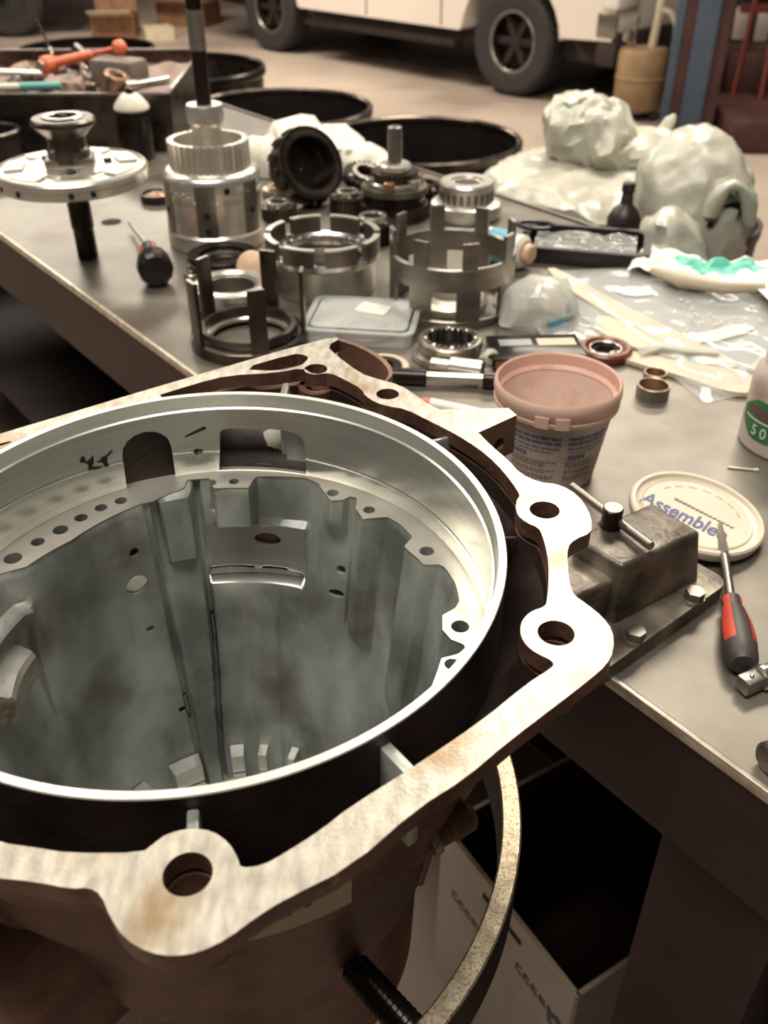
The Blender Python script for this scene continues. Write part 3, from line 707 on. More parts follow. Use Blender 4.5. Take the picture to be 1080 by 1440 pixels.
bm = nb(); rod(bm, (.22, 0, .1), (.7, .05, .55), .018, 10); obj('handle', bm, 'redrod', ht)
for x in (-.17, .17):
    for y in (-.09, .09):
        bm = nb(); cyl(bm, .045, -.018, .018, 16, .004, (x, y, .045), (PI / 2, 0, 0)); obj('wheel', bm, 'rubber', ht)

# ------------------------------------------------------------------ drums on the floor behind the bench
def drum(x, y, r, h, lab, m='plastic_black', rimm='black_steel', contents=None):
    t = thing('drum', lab, 'drum', (x, y, FZ), 0, 'open drums behind the bench')
    bm = nb(); q = r
    lathe(bm, [(q * .93, .012), (q * .95, 0), (q * .97, .02), (q * .965, h * .33), (q * .995, h * .345), (q * .995, h * .365), (q * .965, h * .38), (q * .965, h * .66), (q * .995, h * .675), (q * .995, h * .69), (q * .965, h * .705),
               (q * .975, h - .05), (q * .97, h - .01), (q * .955, h - .01), (q * .955, .03), (0, .03), (0, .012)], 64); obj('shell', bm, m, t)
    bm = nb(); ring(bm, q * .955, q * 1.01, h - .028, h + .004, 64, .008); obj('rim', bm, rimm, t)
    return t
drum(.11, 2.9, .30, .88, 'black open drum right behind the planetary gear shaft', rimm='oil_steel')
drum(-.35, 3.35, .31, .88, 'black open drum behind the long splined shaft', rimm='oil_steel')
drum(-.80, 3.98, .33, .90, 'brownish open drum behind the grey mallet', m='oil_steel')
drum(-1.29, 4.44, .29, .90, 'farthest open drum, its rim behind the orange pry bar')
drum(.62, 2.60, .28, .86, 'open drum holding the larger translucent bag liner', rimm='oil_steel')
tb = thing('trash_bin', 'dark trash bin under the right hand bag liner', 'bin', (.705, 2.12, FZ))
bm = nb(); lathe(bm, [(0, 0), (.115, 0), (.12, .01), (.15, .86), (.154, .86), (.156, .885), (.145, .885), (.142, .87), (.112, .02), (0, .02)], 48); obj('shell', bm, 'plastic_black', tb)
bm = nb(); tube(bm, [(.154, .04, .7), (.175, .04, .69), (.175, .04, .62), (.152, .04, .61)], .007); obj('handle', bm, 'plastic_black', tb)

def bagmesh(profile, seg=90, amp=.02, seed=1, sx=1, sy=1, lean=(0, 0)):
    """puffy bag: lathe profile (r, z), crumpled with sharp creases"""
    fine = []
    for (r0, z0), (r1, z1) in zip(profile, profile[1:]):
        for k in range(4): fine.append((r0 + (r1 - r0) * k / 4, z0 + (z1 - z0) * k / 4))
    fine.append(profile[-1])
    bm = nb(); vs = lathe(bm, fine, seg)
    for v in vs:
        k = v.co.z - profile[0][1]
        v.co.x = v.co.x * sx + lean[0] * k; v.co.y = v.co.y * sy + lean[1] * k
        c = v.co.copy(); d = Vector((0, 0, 0))
        for f, a in ((6, 1.0), (13, .9), (27, .55)):
            q = c * f + Vector((seed, seed * 1.7, 0))
            n_ = noise.noise_vector(q)
            d += (n_ + Vector((.5 - abs(n_.x) * 2, .5 - abs(n_.y) * 2, .5 - abs(n_.z) * 2)) * .5) * a * amp
        v.co = c + d
        v.co += noise.noise_vector(c * 55) * amp * .28
    return bm
b1 = thing('bag_liner', 'larger translucent bag liner bulging over the open drum', 'plastic bag', (.56, 2.53, -.135))
bm = bagmesh([(.272, -.12), (.286, -.06), (.288, -.01), (.265, .012), (.21, .03), (.14, .045), (0, .05)], seed=2, amp=.014); obj('draped_skirt', bm, 'bag', b1, ang=50)
bm = bagmesh([(0, -.02), (.10, -.015), (.13, .03), (.132, .08), (.118, .13), (.085, .160), (.04, .172), (0, .172)], seed=5, amp=.018, sx=.98, sy=.85, lean=(-.40, 0)); obj('bulging_top', bm, 'bag', b1, (.02, .0, .028), None, 50)
bm = bagmesh([(0, 0), (.03, .005), (.075, .03), (.085, .06), (.06, .10), (0, .11)], seed=3, amp=.014, sx=1.2); obj('side_bulge', bm, 'bag', b1, (.115, -.05, .02), None, 50)
bm = bagmesh([(0, 0), (.016, .01), (.022, .04), (.015, .07), (.004, .085), (0, .085)], seed=7, amp=.006); obj('knot_tip', bm, 'bag', b1, (.17, .04, .07), (0, .3, 0), 50)
b2 = thing('bag_liner', 'smaller translucent bag liner with handle loop on the right hand bin', 'plastic bag', (.705, 2.12, -.12))
bm = bagmesh([(.160, -.05), (.163, .0), (.160, .06), (.145, .11), (.112, .155), (.065, .19), (.02, .205), (0, .205)], seed=9, amp=.011, lean=(-.10, 0), sx=.84)
obj('hood', bm, 'bag', b2, ang=50)
bm = nb(); pts = []
for i in range(13):
    a = PI * i / 12; pts.append((.03 + .042 * math.cos(a) - .01 * math.sin(a), -.158, .045 + .075 * math.sin(a)))
tube(bm, pts, [.012, .016, .018, .016, .013, .011, .012, .011, .013, .016, .018, .016, .012], 12); crumple(bm, .006, 25, 3); obj('handle_loop', bm, 'bag', b2, ang=50)
bm = bagmesh([(0, -.19), (.045, -.18), (.085, -.12), (.088, -.03), (.06, .05), (0, .08)], seed=12, amp=.014, sx=.95, lean=(-.1, 0)); obj('hanging_tail', bm, 'bag', b2, (-.07, -.155, .0), None, 50)
bm = nb(); vs = lathe(bm, [(0, 0), (.018, .002), (.024, .010)], 20, (.028, -.150, .073), (PI / 2 + .25, 0, 0)); obj('dark_opening', bm, 'void', b2)

# ------------------------------------------------------------------ tray full of tools at the far end of the bench
tx0, tx1, ty0, ty1, th = -1.32, -.50, 2.25, 2.86, .125
ty = thing('tool_pan', 'long dark steel pan heaped with tools at the far end of the bench', 'pan', ((tx0 + tx1) / 2, (ty0 + ty1) / 2, 0), rad(2))
hw, hd = (tx1 - tx0) / 2, (ty1 - ty0) / 2
bm = nb()
for c, s in (((0, -hd, th / 2), (2 * hw, .004, th)), ((0, hd, th / 2), (2 * hw, .004, th)), ((-hw, 0, th / 2), (.004, 2 * hd, th)), ((hw, 0, th / 2), (.004, 2 * hd, th)), ((0, 0, .002), (2 * hw, 2 * hd, .004))): box(bm, c, s)
obj('pan_body', bm, 'oil_steel', ty, ang=0)
bm = nb()
for c, s in (((0, -hd, th), (2 * hw + .01, .010, .006)), ((hw, 0, th), (.010, 2 * hd, .006)), ((0, hd, th), (2 * hw, .01, .006))): box(bm, c, s, (0, 0, 0), .002)
obj('rolled_rim', bm, 'grey_steel', ty)
bm = nb(); cyl(bm, .008, -.004, .004, 16, .001, (-hw + .42, -hd, .05 + .045), (PI / 2, 0, 0)); obj('rivet', bm, 'black_steel', ty)
bm = nb()
nx, ny = 40, 26
R = []
for j in range(ny):
    R.append([(-hw + .006 + (2 * hw - .012) * i / (nx - 1), -hd + .006 + (2 * hd - .012) * j / (ny - 1), th - .03 + .018 * noise.noise(Vector((i * .35, j * .35, 1))) + .02 * noise.noise(Vector((i * .12, j * .12, 4)))) for i in range(nx)])
grid(bm, R, False); ho = obj('oily_rags', bm, 'bell', ty, kind='stuff')
g = 'small parts lying in the tool pan'
def lyingrod(name, a, b, r, m, lab, cat, head=None, grp=None):
    a = Vector(a); b = Vector(b); t = thing(name, lab, cat, a, 0, grp)
    bm = nb(); rod(bm, (0, 0, 0), tuple(b - a), r, 14); obj('shaft', bm, m, t)
    if head:
        d = (b - a).normalized()
        bm = nb(); rod(bm, tuple(-d * .012), tuple(d * .016), head, 16, .002); obj('head', bm, 'steel', t)
    return t
pb = thing('pry_bar', 'orange red flex head bar lying across the top of the tool pan', 'tool', (-.793, 2.395, .163))
e = Vector((.162, .045, .030))
bm = nb(); rod(bm, (0, 0, 0), tuple(e * .62), .013, 16, .004, .010); obj('grip', bm, 'orange', pb)
bm = nb(); rod(bm, tuple(e * .6), tuple(e), .006, 12); obj('shank', bm, 'red', pb)
bm = nb(); cyl(bm, .020, -.02, .02, 20, .006, (0, 0, 0), (PI / 2, 0, -.6)); obj('round_end', bm, 'orange', pb)
bm = nb(); cyl(bm, .013, -.026, -.018, 18, .003, (0, 0, 0), (PI / 2 * -1, 0, -.6)); obj('end_stud', bm, 'steel', pb)
bm = nb(); cyl(bm, .017, -.015, .015, 20, .007, tuple(e), (PI / 2, 0, -.6)); obj('flex_head', bm, 'orange', pb)
ml = thing('mallet', 'grey block headed mallet resting on the tool pan', 'mallet', (-.628, 2.40, .112), rad(-25))
bm = nb(); box(bm, (0, 0, .032), (.125, .075, .066), (0, 0, 0), .012); obj('head', bm, mat('grey_mallet_rubber', (.16, .125, .10), (.22, .18, .15), 0, .6, 20), ml)
bm = nb(); rod(bm, (-.06, .0, .03), (-.27, .17, .045), .014, 16, .003); obj('handle', bm, 'oil_steel', ml)
bm = nb(); cyl(bm, .017, 0, .03, 18, .004, (-.05, 0, .03), Vector((-.21, .17, .015)).to_track_quat('Z', 'Y').to_euler()); obj('collar', bm, 'grey_steel', ml)
random.seed(21)
spots = [(-.93, 2.40, 'bright ring'), (-.99, 2.52, 'rusty coupling'), (-.90, 2.60, 'steel gear'), (-.84, 2.72, 'dark coupling'), (-.80, 2.50, 'flat plate'), (-.86, 2.35, 'grey socket'),
         (-.78, 2.31, 'small nut'), (-.68, 2.32, 'oily nut'), (-.62, 2.30, 'brass ring'), (-.97, 2.34, 'dark bushing'), (-.70, 2.55, 'steel collar'), (-.87, 2.46, 'black block'), (-.76, 2.62, 'pale washer')]
where = ['far left', 'left edge', 'rear left', 'far rear', 'middle', 'front left', 'front', 'beneath the pry bar', 'beside the mallet', 'left front corner', 'behind the pry bar', 'centre left', 'rear middle']
for i, (x, y, kind) in enumerate(spots):
    t = thing('loose_part', '%s in the %s of the tool pan' % (kind, where[i]), 'machine part', (x, y, .10 + .03 * random.random()), random.random() * 3, g)
    r = .018 + .012 * random.random(); m = ['steel', 'copper', 'grey_steel', 'oil_steel', 'grey_steel', 'steel', 'steel', 'oil_steel', 'copper', 'black_steel', 'steel', 'black_steel', 'alu'][i]
    bm = nb()
    if i in (2, 3): prism(bm, gear_prof(r, r * 1.25, 14), [circ(0, 0, r * .45)], 0, .018)
    elif i in (4, 11): box(bm, (0, 0, .008), (.09, .035, .016), (0, .1, 0), .003)
    elif i in (6, 7): prism(bm, circ(0, 0, r * .8, 6), [circ(0, 0, r * .4)], 0, .013)
    else: ring(bm, r * .55, r, 0, .015 + .012 * (i % 3), 28, .002)
    obj('body', bm, m, t, rot=(random.uniform(-.4, .4), random.uniform(-.4, .4), 0))
    bm = nb(); ring(bm, r * .45, r * .7, .012, .022, 20, .001); obj('inner_ring', bm, 'grey_steel' if i % 2 else 'steel', t)
lyingrod('straight_bar', (-1.02, 2.44, .142), (-.82, 2.46, .132), .008, 'alu', 'pale straight bar lying at the left of the tool pan', 'rod', .011)
lyingrod('wire_probe', (-.93, 2.86, .12), (-1.0, 2.98, .20), .004, 'black_steel', 'thin dark probe sticking up behind the pry bar', 'probe', .007)
lyingrod('extension_bar', (-.575, 2.275, .137), (-.50, 2.33, .142), .010, 'steel', 'short bright extension bar beside the white capped bottle', 'extension', .0125)
mk = thing('teal_marker', 'teal capped marker lying on the front rim of the tool pan', 'marker', (-.83, 2.285, .135))
bm = nb(); rod(bm, (0, 0, 0), (.09, .012, 0), .009, 14); obj('barrel', bm, mat('teal_plastic', (.12, .38, .34), None, 0, .4), mk)
bm = nb(); rod(bm, (-.06, -.008, 0), (0, 0, 0), .008, 14); obj('cap', bm, 'white_plastic', mk)

# white capped spray bottle in front of the pan
sb = thing('spray_bottle', 'dark bottle with a white conical cap in front of the tool pan', 'bottle', (-.560, 2.195, 0))
bm = nb(); lathe(bm, [(0, 0), (.036, 0), (.038, .003), (.038, .085), (.033, .10), (.033, .105), (0, .105)], 32); obj('body', bm, 'black_steel', sb)
bm = nb(); lathe(bm, [(0, .104), (.036, .104), (.039, .108), (.037, .116), (.022, .134), (.016, .138), (0, .138)], 32); obj('cap', bm, 'white_plastic', sb)
bm = nb(); cyl(bm, .010, .137, .150, 18, .003); obj('nozzle', bm, 'black_steel', sb)
cu = thing('black_cup', 'black open cup cut off by the left edge of the photo', 'cup', (-.875, 2.13, 0))
bm = nb(); lathe(bm, [(0, 0), (.066, 0), (.07, .004), (.074, .068), (.078, .072), (.074, .076), (.068, .072), (.064, .006), (0, .006)], 40); obj('wall', bm, 'plastic_black', cu)
bm = nb(); ring(bm, .068, .079, .070, .077, 40, .003); obj('rim', bm, 'oil_steel', cu)

# ------------------------------------------------------------------ front left: drum support disc on a shaft
ds = thing('clutch_hub_disc', 'bright aluminium disc with dark hub standing on a dark shaft at the left', 'gearbox part', (-.506, 1.547, 0))
bm = nb(); lathe(bm, [(0, 0), (.0165, 0), (.017, .002), (.017, .118), (0, .118)], 28); lathe(bm, [(.017, .05), (.0185, .052), (.0185, .09), (.017, .092)], 28); obj('shaft', bm, 'black_steel', ds)
bm = nb(); lathe(bm, [(.02, .1255), (.116, .1255), (.119, .128), (.119, .139), (.1205, .1405), (.1205, .1485), (.118, .152), (.112, .1535), (.110, .150), (.072, .150), (.070, .1535), (.04, .1535), (.02, .1535)], 80, closed=True); obj('disc', bm, 'alu', ds)
for k in range(7):
    a = 2 * PI * k / 7 + .3
    bm = nb(); lathe(bm, [(.075, .149), (.105, .149), (.105, .1545), (.075, .1545)], 8, closed=True, a0=a, a1=a + .55)
    for aa in (a, a + .55): bm.faces.new([bm.verts.new((r * math.cos(aa), r * math.sin(aa), z)) for r, z in ((.075, .149), (.105, .149), (.105, .1545), (.075, .1545))])
    obj('raised_pad', bm, 'alu', ds)
for a in (-118, -76, -60, -140):
    bm = nb(); c, s = math.cos(rad(a)), math.sin(rad(a)); cyl(bm, .0045, -.002, .0006, 16, .0003, (.1195 * c, .1195 * s, .1345), (0, PI / 2, rad(a))); obj('rim_hole', bm, 'void', ds)
bm = nb(); box(bm, (0, 0, .160), (.075, .06, .014), (0, 0, .2), .003); obj('hub_block', bm, 'grey_steel', ds)
bm = nb(); lathe(bm, [(0, .16), (.034, .16), (.034, .178), (.030, .181), (.030, .197), (.034, .200), (.046, .212), (.0505, .216), (.0505, .222), (.047, .225), (.020, .225), (.018, .222), (.018, .205), (0, .205)], 48); hb = obj('hub', bm, 'oil_steel', ds)
bm = nb(); ring(bm, .022, .032, .224, .228, 40, .001); obj('hub_ring', bm, 'steel', hb)
for a in (.3, 2.6, 5.0):
    bm = nb(); cyl(bm, .007, .152, .159, 6, .001, (.058 * math.cos(a), .058 * math.sin(a), 0)); obj('stud', bm, 'black_steel', ds)
hole = nb(); lathe(hole, [(0, .0008), (.019, .0008)], 28, (-.512, 1.735, 0)); ho_ = obj('bench_hole', hole, 'void', None); ho_.parent = bt; ho_.location = (0, 0, -FZ)

lid0 = thing('small_cup_lid', 'small dark lid with crumbs beside the bright drum tower', 'lid', (-.452, 1.87, 0))
bm = nb(); lathe(bm, [(0, 0), (.031, 0), (.033, .002), (.033, .016), (.030, .016), (.029, .006), (0, .006)], 32); obj('cup', bm, 'plastic_black', lid0)
bm = nb(); lathe(bm, [(.029, .009), (.015, .015), (0, .018)], 20); crumple(bm, .006, 60, 2); obj('crumbs', bm, 'copper', lid0, kind='stuff')

# ------------------------------------------------------------------ clutch drum tower with the long shaft
tw = thing('clutch_drum_tower', 'tall bright clutch drum with splined ring and long black shaft', 'gearbox part', (-.297, 1.635, 0))
bm = nb()
lathe(bm, [(0, 0), (.083, 0), (.085, .002), (.085, .026), (.0815, .030), (.0815, .082), (.0825, .083), (.0825, .087), (.0815, .088), (.0815, .098), (.083, .100), (.083, .117), (.080, .124), (.072, .129), (.045, .129), (.045, .10), (0, .10)], 96)
obj('drum', bm, 'alu', tw)
def arcbox(bm, r0, r1, z0, z1, a0, a1, n=8):
    lathe(bm, [(r0, z0), (r1, z0), (r1, z1), (r0, z1)], n, closed=True, a0=a0, a1=a1)
    for aa in (a0, a1): bm.faces.new([bm.verts.new((r * math.cos(aa), r * math.sin(aa), z)) for r, z in ((r0, z0), (r1, z0), (r1, z1), (r0, z1))])
for k in range(6):
    a = rad(-90 + 60 * k - 12)
    bm = nb(); arcbox(bm, .080, .0832, .030, .115, a, a + rad(24)); obj('flat_slot', bm, 'grey_steel', tw)
    bm = nb(); arcbox(bm, .080, .0836, .088, .094, a + rad(26), a + rad(58)); obj('bright_lip', bm, 'alu', tw)
for a, z in ((-90, .067), (-90, .040), (-64, .106), (-30, .067), (-150, .067)):
    bm = nb(); cyl(bm, .0055, -.0005, .0008, 18, .0002, (.0834 * math.cos(rad(a)), .0834 * math.sin(rad(a)), z), (0, PI / 2, rad(a))); obj('oil_hole', bm, 'void', tw)
for k in range(7):
    a = rad(-128 + 6 * k) if k < 4 else rad(-50 + 7 * (k - 4)); z = .095 if k % 2 else .100
    bm = nb(); cyl(bm, .0026, -.001, .0015, 10, .0005, (.083 * math.cos(a), .083 * math.sin(a), z), (0, PI / 2, a)); obj('pin', bm, 'steel', tw)
bm = nb(); prism(bm, gear_prof(.0625, .0685, 36, .5), [circ(0, 0, .0585, 60)], .128, .173); obj('splined_ring', bm, 'alu', tw, ang=25)
bm = nb(); lathe(bm, [(.013, .12), (.025, .12), (.025, .192), (.0265, .196), (.0305, .200), (.0305, .224), (.029, .227), (.014, .227)], 40, closed=True); obj('collar_sleeve', bm, 'alu', tw)
bm = nb(); lathe(bm, [(0, .1), (.0125, .1), (.0125, .306), (.0115, .307), (.0115, .308), (0, .308)], 28); sh = obj('shaft', bm, 'black_steel', tw)
bm = nb(); prism(bm, gear_prof(.0122, .0135, 22, .55), [], .307, .365); obj('shaft_spline', bm, 'steel', tw, ang=20)
bm = nb(); lathe(bm, [(0, .364), (.0122, .364), (.0122, .47), (.010, .475), (0, .475)], 28); obj('shaft_tip', bm, 'black_steel', tw)

# ------------------------------------------------------------------ heap of white wrapping and dark gears in the middle
gl = thing('white_wrapping', 'crumpled white plastic wrapping heaped behind the dark ring gear', 'plastic bag', (-.13, 2.10, 0))
for i, (x, y, r, h) in enumerate([(-.06, .03, .085, .10), (.02, .02, .08, .085), (.08, -.03, .07, .065), (.135, -.07, .05, .045), (-.12, -.02, .06, .075)]):
    bm = nb(); vs = lathe(bm, [(r * .95, 0), (r, h * .3), (r * .85, h * .65), (r * .5, h * .92), (0, h)], 40)
    for v in vs:
        v.co += noise.noise_vector(v.co * 22 + Vector((i * 3, 0, 0))) * .016 + noise.noise_vector(v.co * 60 + Vector((i, 4, 0))) * .007; v.co.z = max(.001, v.co.z)
    obj('fold', bm, 'paper' if i % 2 else 'white_plastic', gl, (x, y, 0), None, 60)
for i in range(6):
    bm = nb(); a = -.10 + .026 * i
    tube(bm, [(a, .0, .088 - .004 * i), (a + .012, -.035, .078 - .004 * i), (a + .028, -.07, .052)], [.008, .012, .009], 10); crumple(bm, .004, 40, i); obj('finger_fold', bm, 'white_plastic', gl, ang=60)

rg = thing('ring_gear', 'dark ring gear leaning on edge between drum tower and planetary set', 'gear', (-.152, 1.85, .071), rot=(rad(62), rad(0), rad(38)))
bm = nb(); prism(bm, circ(0, 0, .066, 60), [gear_prof(.050, .054, 44, .5)], -.026, .026); obj('ring', bm, 'oil_steel', rg, ang=25)
bm = nb(); ring(bm, .060, .070, .018, .026, 60, .002); obj('flange', bm, 'black_steel', rg)
bm = nb(); ring(bm, .002, .052, -.022, -.016, 48, .001); obj('dark_backing_disc', bm, 'black_steel', rg)  # black disc added behind the opening to stand for the shade inside
for k in range(14):
    a = 2 * PI * k / 14
    bm = nb(); box(bm, (.068 * math.cos(a), .068 * math.sin(a), -.004), (.012, .014, .03), (0, 0, a), .003); obj('lug', bm, 'oil_steel', rg)
def chunk(name, lab, loc, rz, r, h, m, m2, n=24, grp='greasy gears piled in the middle of the bench', tilt=0, cat='gear'):
    t = thing(name, lab, cat, loc, 0, grp, rot=(tilt, 0, rz))
    bm = nb(); prism(bm, gear_prof(r * .9, r, n, .5), [circ(0, 0, r * .42)], 0, h); obj('gear', bm, m, t, ang=25)
    bm = nb(); ring(bm, r * .42, r * .62, h * .8, h * 1.35, 32, .001); obj('hub', bm, m2, t)
    for k in range(4):
        a = k * PI / 2; bm = nb(); cyl(bm, r * .09, h, h * 1.15, 12, .001, (r * .74 * math.cos(a), r * .74 * math.sin(a), 0)); obj('pin', bm, 'steel', t)
    return t
pg = thing('planetary_gear_set', 'stacked planetary gear set with a slim upright splined shaft', 'gear', (.020, 1.775, 0))
for z0, z1, r, m, n in ((0, .026, .066, 'oil_steel', 48), (.028, .046, .058, 'black_steel', 40), (.047, .058, .063, 'grey_steel', 56), (.068, .084, .044, 'oil_steel', 32)):
    bm = nb(); prism(bm, gear_prof(r * .95, r, n, .5), [circ(0, 0, r * .3)], z0, z1); obj('gear', bm, m, pg, ang=25)
bm = nb(); ring(bm, .02, .05, .058, .068, 48, .002); obj('carrier_plate', bm, 'steel', pg)
for k in range(6):
    a = k * PI / 3 + .3; bm = nb(); cyl(bm, .011, .058, .075, 18, .002, (.046 * math.cos(a), .046 * math.sin(a), 0)); obj('planet_pinion', bm, 'steel' if k % 2 else 'copper', pg)
bm = nb(); ring(bm, .013, .030, .083, .098, 40, .003); obj('collar', bm, 'alu', pg)
bm = nb(); lathe(bm, [(0, .03), (.0135, .03), (.0135, .150), (.0125, .153), (.0125, .160), (.010, .162), (0, .162)], 28); obj('shaft', bm, 'grey_steel', pg)
chunk('sun_gear', 'small greasy gear lying left of the planetary set', (-.070, 1.80, 0), .2, .035, .03, 'oil_steel', 'steel')
chunk('sun_gear', 'flat dark gear tilted against the wrapping behind the planetary set', (-.040, 1.93, .02), .5, .045, .02, 'black_steel', 'grey_steel', tilt=.35)
chunk('sun_gear', 'low toothed gear right behind the castellated drum', (-.02, 1.63, 0), .9, .040, .034, 'black_steel', 'steel')
chunk('sun_gear', 'thin bright gear on the bench left of the ring gear', (-.215, 1.90, 0), .9, .032, .016, 'steel', 'copper')
chunk('sun_gear', 'dark gear peeking out between wrapping and drum tower', (-.20, 1.76, 0), .1, .036, .024, 'oil_steel', 'steel')
chunk('sun_gear', 'black gear lying between planetary set and white ring stack', (.085, 1.86, 0), .4, .040, .03, 'black_steel', 'oil_steel')

st_ = thing('stator_ring_stack', 'pale aluminium ring stack behind the right castellated cage', 'gearbox part', (.156, 1.775, 0))
bm = nb(); lathe(bm, [(.03, 0), (.064, 0), (.067, .004), (.069, .018), (.066, .026), (.060, .030), (.03, .030)], 64, closed=True); obj('base_ring', bm, 'alu', st_)
bm = nb(); lathe(bm, [(.024, .028), (.050, .028), (.0505, .05), (.052, .053), (.052, .062), (.049, .066), (.030, .066), (.028, .062), (.024, .062)], 64, closed=True); obj('upper_ring', bm, 'alu', st_)
for k in range(24):
    a = 2 * PI * k / 24; bm = nb(); box(bm, (.0512 * math.cos(a), .0512 * math.sin(a), .042), (.002, .006, .018), (0, 0, a)); obj('slot_mark', bm, 'grey_steel', st_, ang=0)
bm = nb(); cyl(bm, .024, .02, .028, 32); obj('bore_floor', bm, 'oil_steel', st_)

# ------------------------------------------------------------------ castellated drum (centre)
cdx = thing('castellated_drum', 'polished steel drum with notched upper rim in the middle of the bench', 'gearbox part', (-.095, 1.415, 0))
bm = nb(); lathe(bm, [(.060, 0), (.080, 0), (.082, .002), (.082, .046), (.0845, .050), (.0885, .053), (.0885, .062), (.083, .062), (.079, .058), (.074, .05), (.074, .006), (.060, .006)], 96, closed=True); obj('drum_wall', bm, 'steel', cdx)
NT = 8
for k in range(NT):
    a = 2 * PI * k / NT + rad(-84.5)
    bm = nb(); arcbox(bm, .0805, .0890, .060, .086, a, a + 2 * PI / NT - rad(11), 10); cr = obj('castle_tooth', bm, 'tooth', cdx)
    bm = nb(); arcbox(bm, .0800, .0893, .0845, .0868, a - .005, a + 2 * PI / NT - rad(11) + .005, 10); obj('bright_edge', bm, 'alu', cr)
bm = nb(); ring(bm, .045, .0745, .010, .014, 64); obj('floor_plate', bm, 'grey_steel', cdx)
bm = nb(); ring(bm, .062, .0742, .040, .046, 64); obj('inner_race', bm, 'oil_steel', cdx)
for k in range(26):
    a = 2 * PI * k / 26
    bm = nb(); bmesh.ops.create_icosphere(bm, subdivisions=2, radius=.0026); xf(bm, bm.verts[:], (.071 * math.cos(a), .071 * math.sin(a), .0565)); obj('bearing_ball', bm, 'alu', cdx)

# ------------------------------------------------------------------ castellated cage (right): windows and fingers
def cage(name, lab, loc, rz, R, t, m, h0, h1, h2, h3, n, fw, ww, mi='steel'):
    """base ring 0-h0, posts h0-h1, band h1-h2, fingers h2-h3"""
    c = thing(name, lab, 'gearbox part', loc, rz)
    bm = nb(); ring(bm, R - t, R, 0, h0, 96, .001); obj('base_ring', bm, m, c)
    if h2 > h1:
        bm = nb(); ring(bm, R - t, R, h1, h2, 96, .001); obj('band', bm, m, c)
        bm = nb(); ring(bm, R - t * .9, R - t * .1, h2 - .0004, h2 + .0008, 96, .0003); obj('bright_edge', bm, mi, c)
    for k in range(n):
        a = 2 * PI * k / n
        if h1 > h0:
            bm = nb(); arcbox(bm, R - t, R - .0002, h0 - .001, h1 + .001, a - ww / R / 2, a + ww / R / 2, 6); obj('post', bm, m, c)
        bm = nb(); arcbox(bm, R - t, R - .0002, h2 - .001, h3, a - fw / R / 2, a + fw / R / 2, 5); f = obj('finger', bm, m, c)
        bm = nb(); arcbox(bm, R - t * .9, R - t * .1, h3 - .0003, h3 + .0007, a - fw / R / 2.1, a + fw / R / 2.1, 5); obj('bright_tip', bm, mi, f)
    return c
cg = cage('castellated_cage', 'grey steel cage with square windows and upright fingers right of the notched drum', (.101, 1.335, 0), rad(-78), .093, .006, 'grey_steel', .012, .055, .088, .124, 8, .023, .036)
bm = nb(); lathe(bm, [(.03, .0), (.055, 0), (.056, .012), (.05, .018), (.03, .018)], 48, closed=True); obj('inner_disc', bm, 'alu', cg)
cg2 = cage('finger_cage', 'dark steel ring cage with tall fingers at the front of the bench', (-.189, 1.205, 0), rad(-72), .081, .006, 'oil_steel', .016, .016, .016, .104, 5, .024, .02, 'grey_steel')
bm = nb(); ring(bm, .052, .074, .006, .014, 72, .002); obj('inner_lip', bm, 'steel', cg2)
bm = nb(); lathe(bm, [(.058, .014), (.066, .014), (.070, .020), (.066, .027), (.060, .027)], 60, closed=True); obj('snap_ring', bm, 'oil_steel', cg2)

rs = thing('bearing_sleeve', 'bright steel sleeve standing behind the dark finger cage', 'ring', (-.232, 1.345, 0))
bm = nb(); lathe(bm, [(.042, 0), (.056, 0), (.058, .003), (.058, .030), (.052, .034), (.046, .034), (.042, .030)], 60, closed=True); obj('sleeve', bm, 'alu', rs)
bm = nb(); ring(bm, .036, .0425, .004, .028, 48); obj('liner', bm, 'grey_steel', rs)
rs2 = thing('clutch_plate_ring', 'dark ring stacked behind the bright sleeve beside the drum tower', 'ring', (-.262, 1.470, 0))
for k, (r0, r1, m) in enumerate(((.040, .056, 'steel'), (.038, .056, 'oil_steel'), (.040, .055, 'steel'), (.038, .057, 'black_steel'))):
    bm = nb(); ring(bm, r0, r1, .009 * k, .009 * k + .007, 48); obj('plate', bm, m, rs2)
kn = thing('wooden_mallet_head', 'round tan wooden knob leaning behind the dark finger cage', 'knob', (-.205, 1.415, .029), rot=(rad(62), 0, rad(-10)))
bm = nb(); lathe(bm, [(0, -.03), (.014, -.03), (.016, -.012), (.022, -.008), (.0255, .004), (.0255, .012), (.021, .020), (.011, .024), (0, .025)], 36); obj('knob', bm, 'wood', kn)
bm = nb(); cyl(bm, .009, -.06, -.028, 16); obj('stem', bm, 'oil_steel', kn)

# big handled screwdriver pointing away at left
sd0 = thing('screwdriver', 'screwdriver with black round butt and red stripes, blade pointing away', 'screwdriver', (-.356, 1.400, .030))
dv = Vector((-.065, .21, -.012)); e0 = dv.to_track_quat('Z', 'Y').to_euler()
bm = nb(); lathe(bm, [(0, 0), (.022, .001), (.0275, .006), (.0285, .02), (.027, .045), (.020, .062), (.016, .068), (0, .068)], 12, (0, 0, 0), e0); obj('butt', bm, 'plastic_black', sd0, ang=20)
bm = nb(); rod(bm, tuple(dv * .30), tuple(dv * .62), .013, 16, .003); obj('grip', bm, 'grip', sd0)
for k in range(3):
    a = 2 * PI * k / 3 + .8; of = Vector((.0085 * math.cos(a), 0, .0085 * math.sin(a)))
    bm = nb(); rod(bm, tuple(dv * .31 + of), tuple(dv * .61 + of), .0062, 10, .002); obj('red_stripe', bm, 'orange', sd0)
bm = nb(); rod(bm, tuple(dv * .6), tuple(dv * 1.35 + Vector((-.02, 0, .0))), .0035, 10); obj('blade', bm, 'steel', sd0)

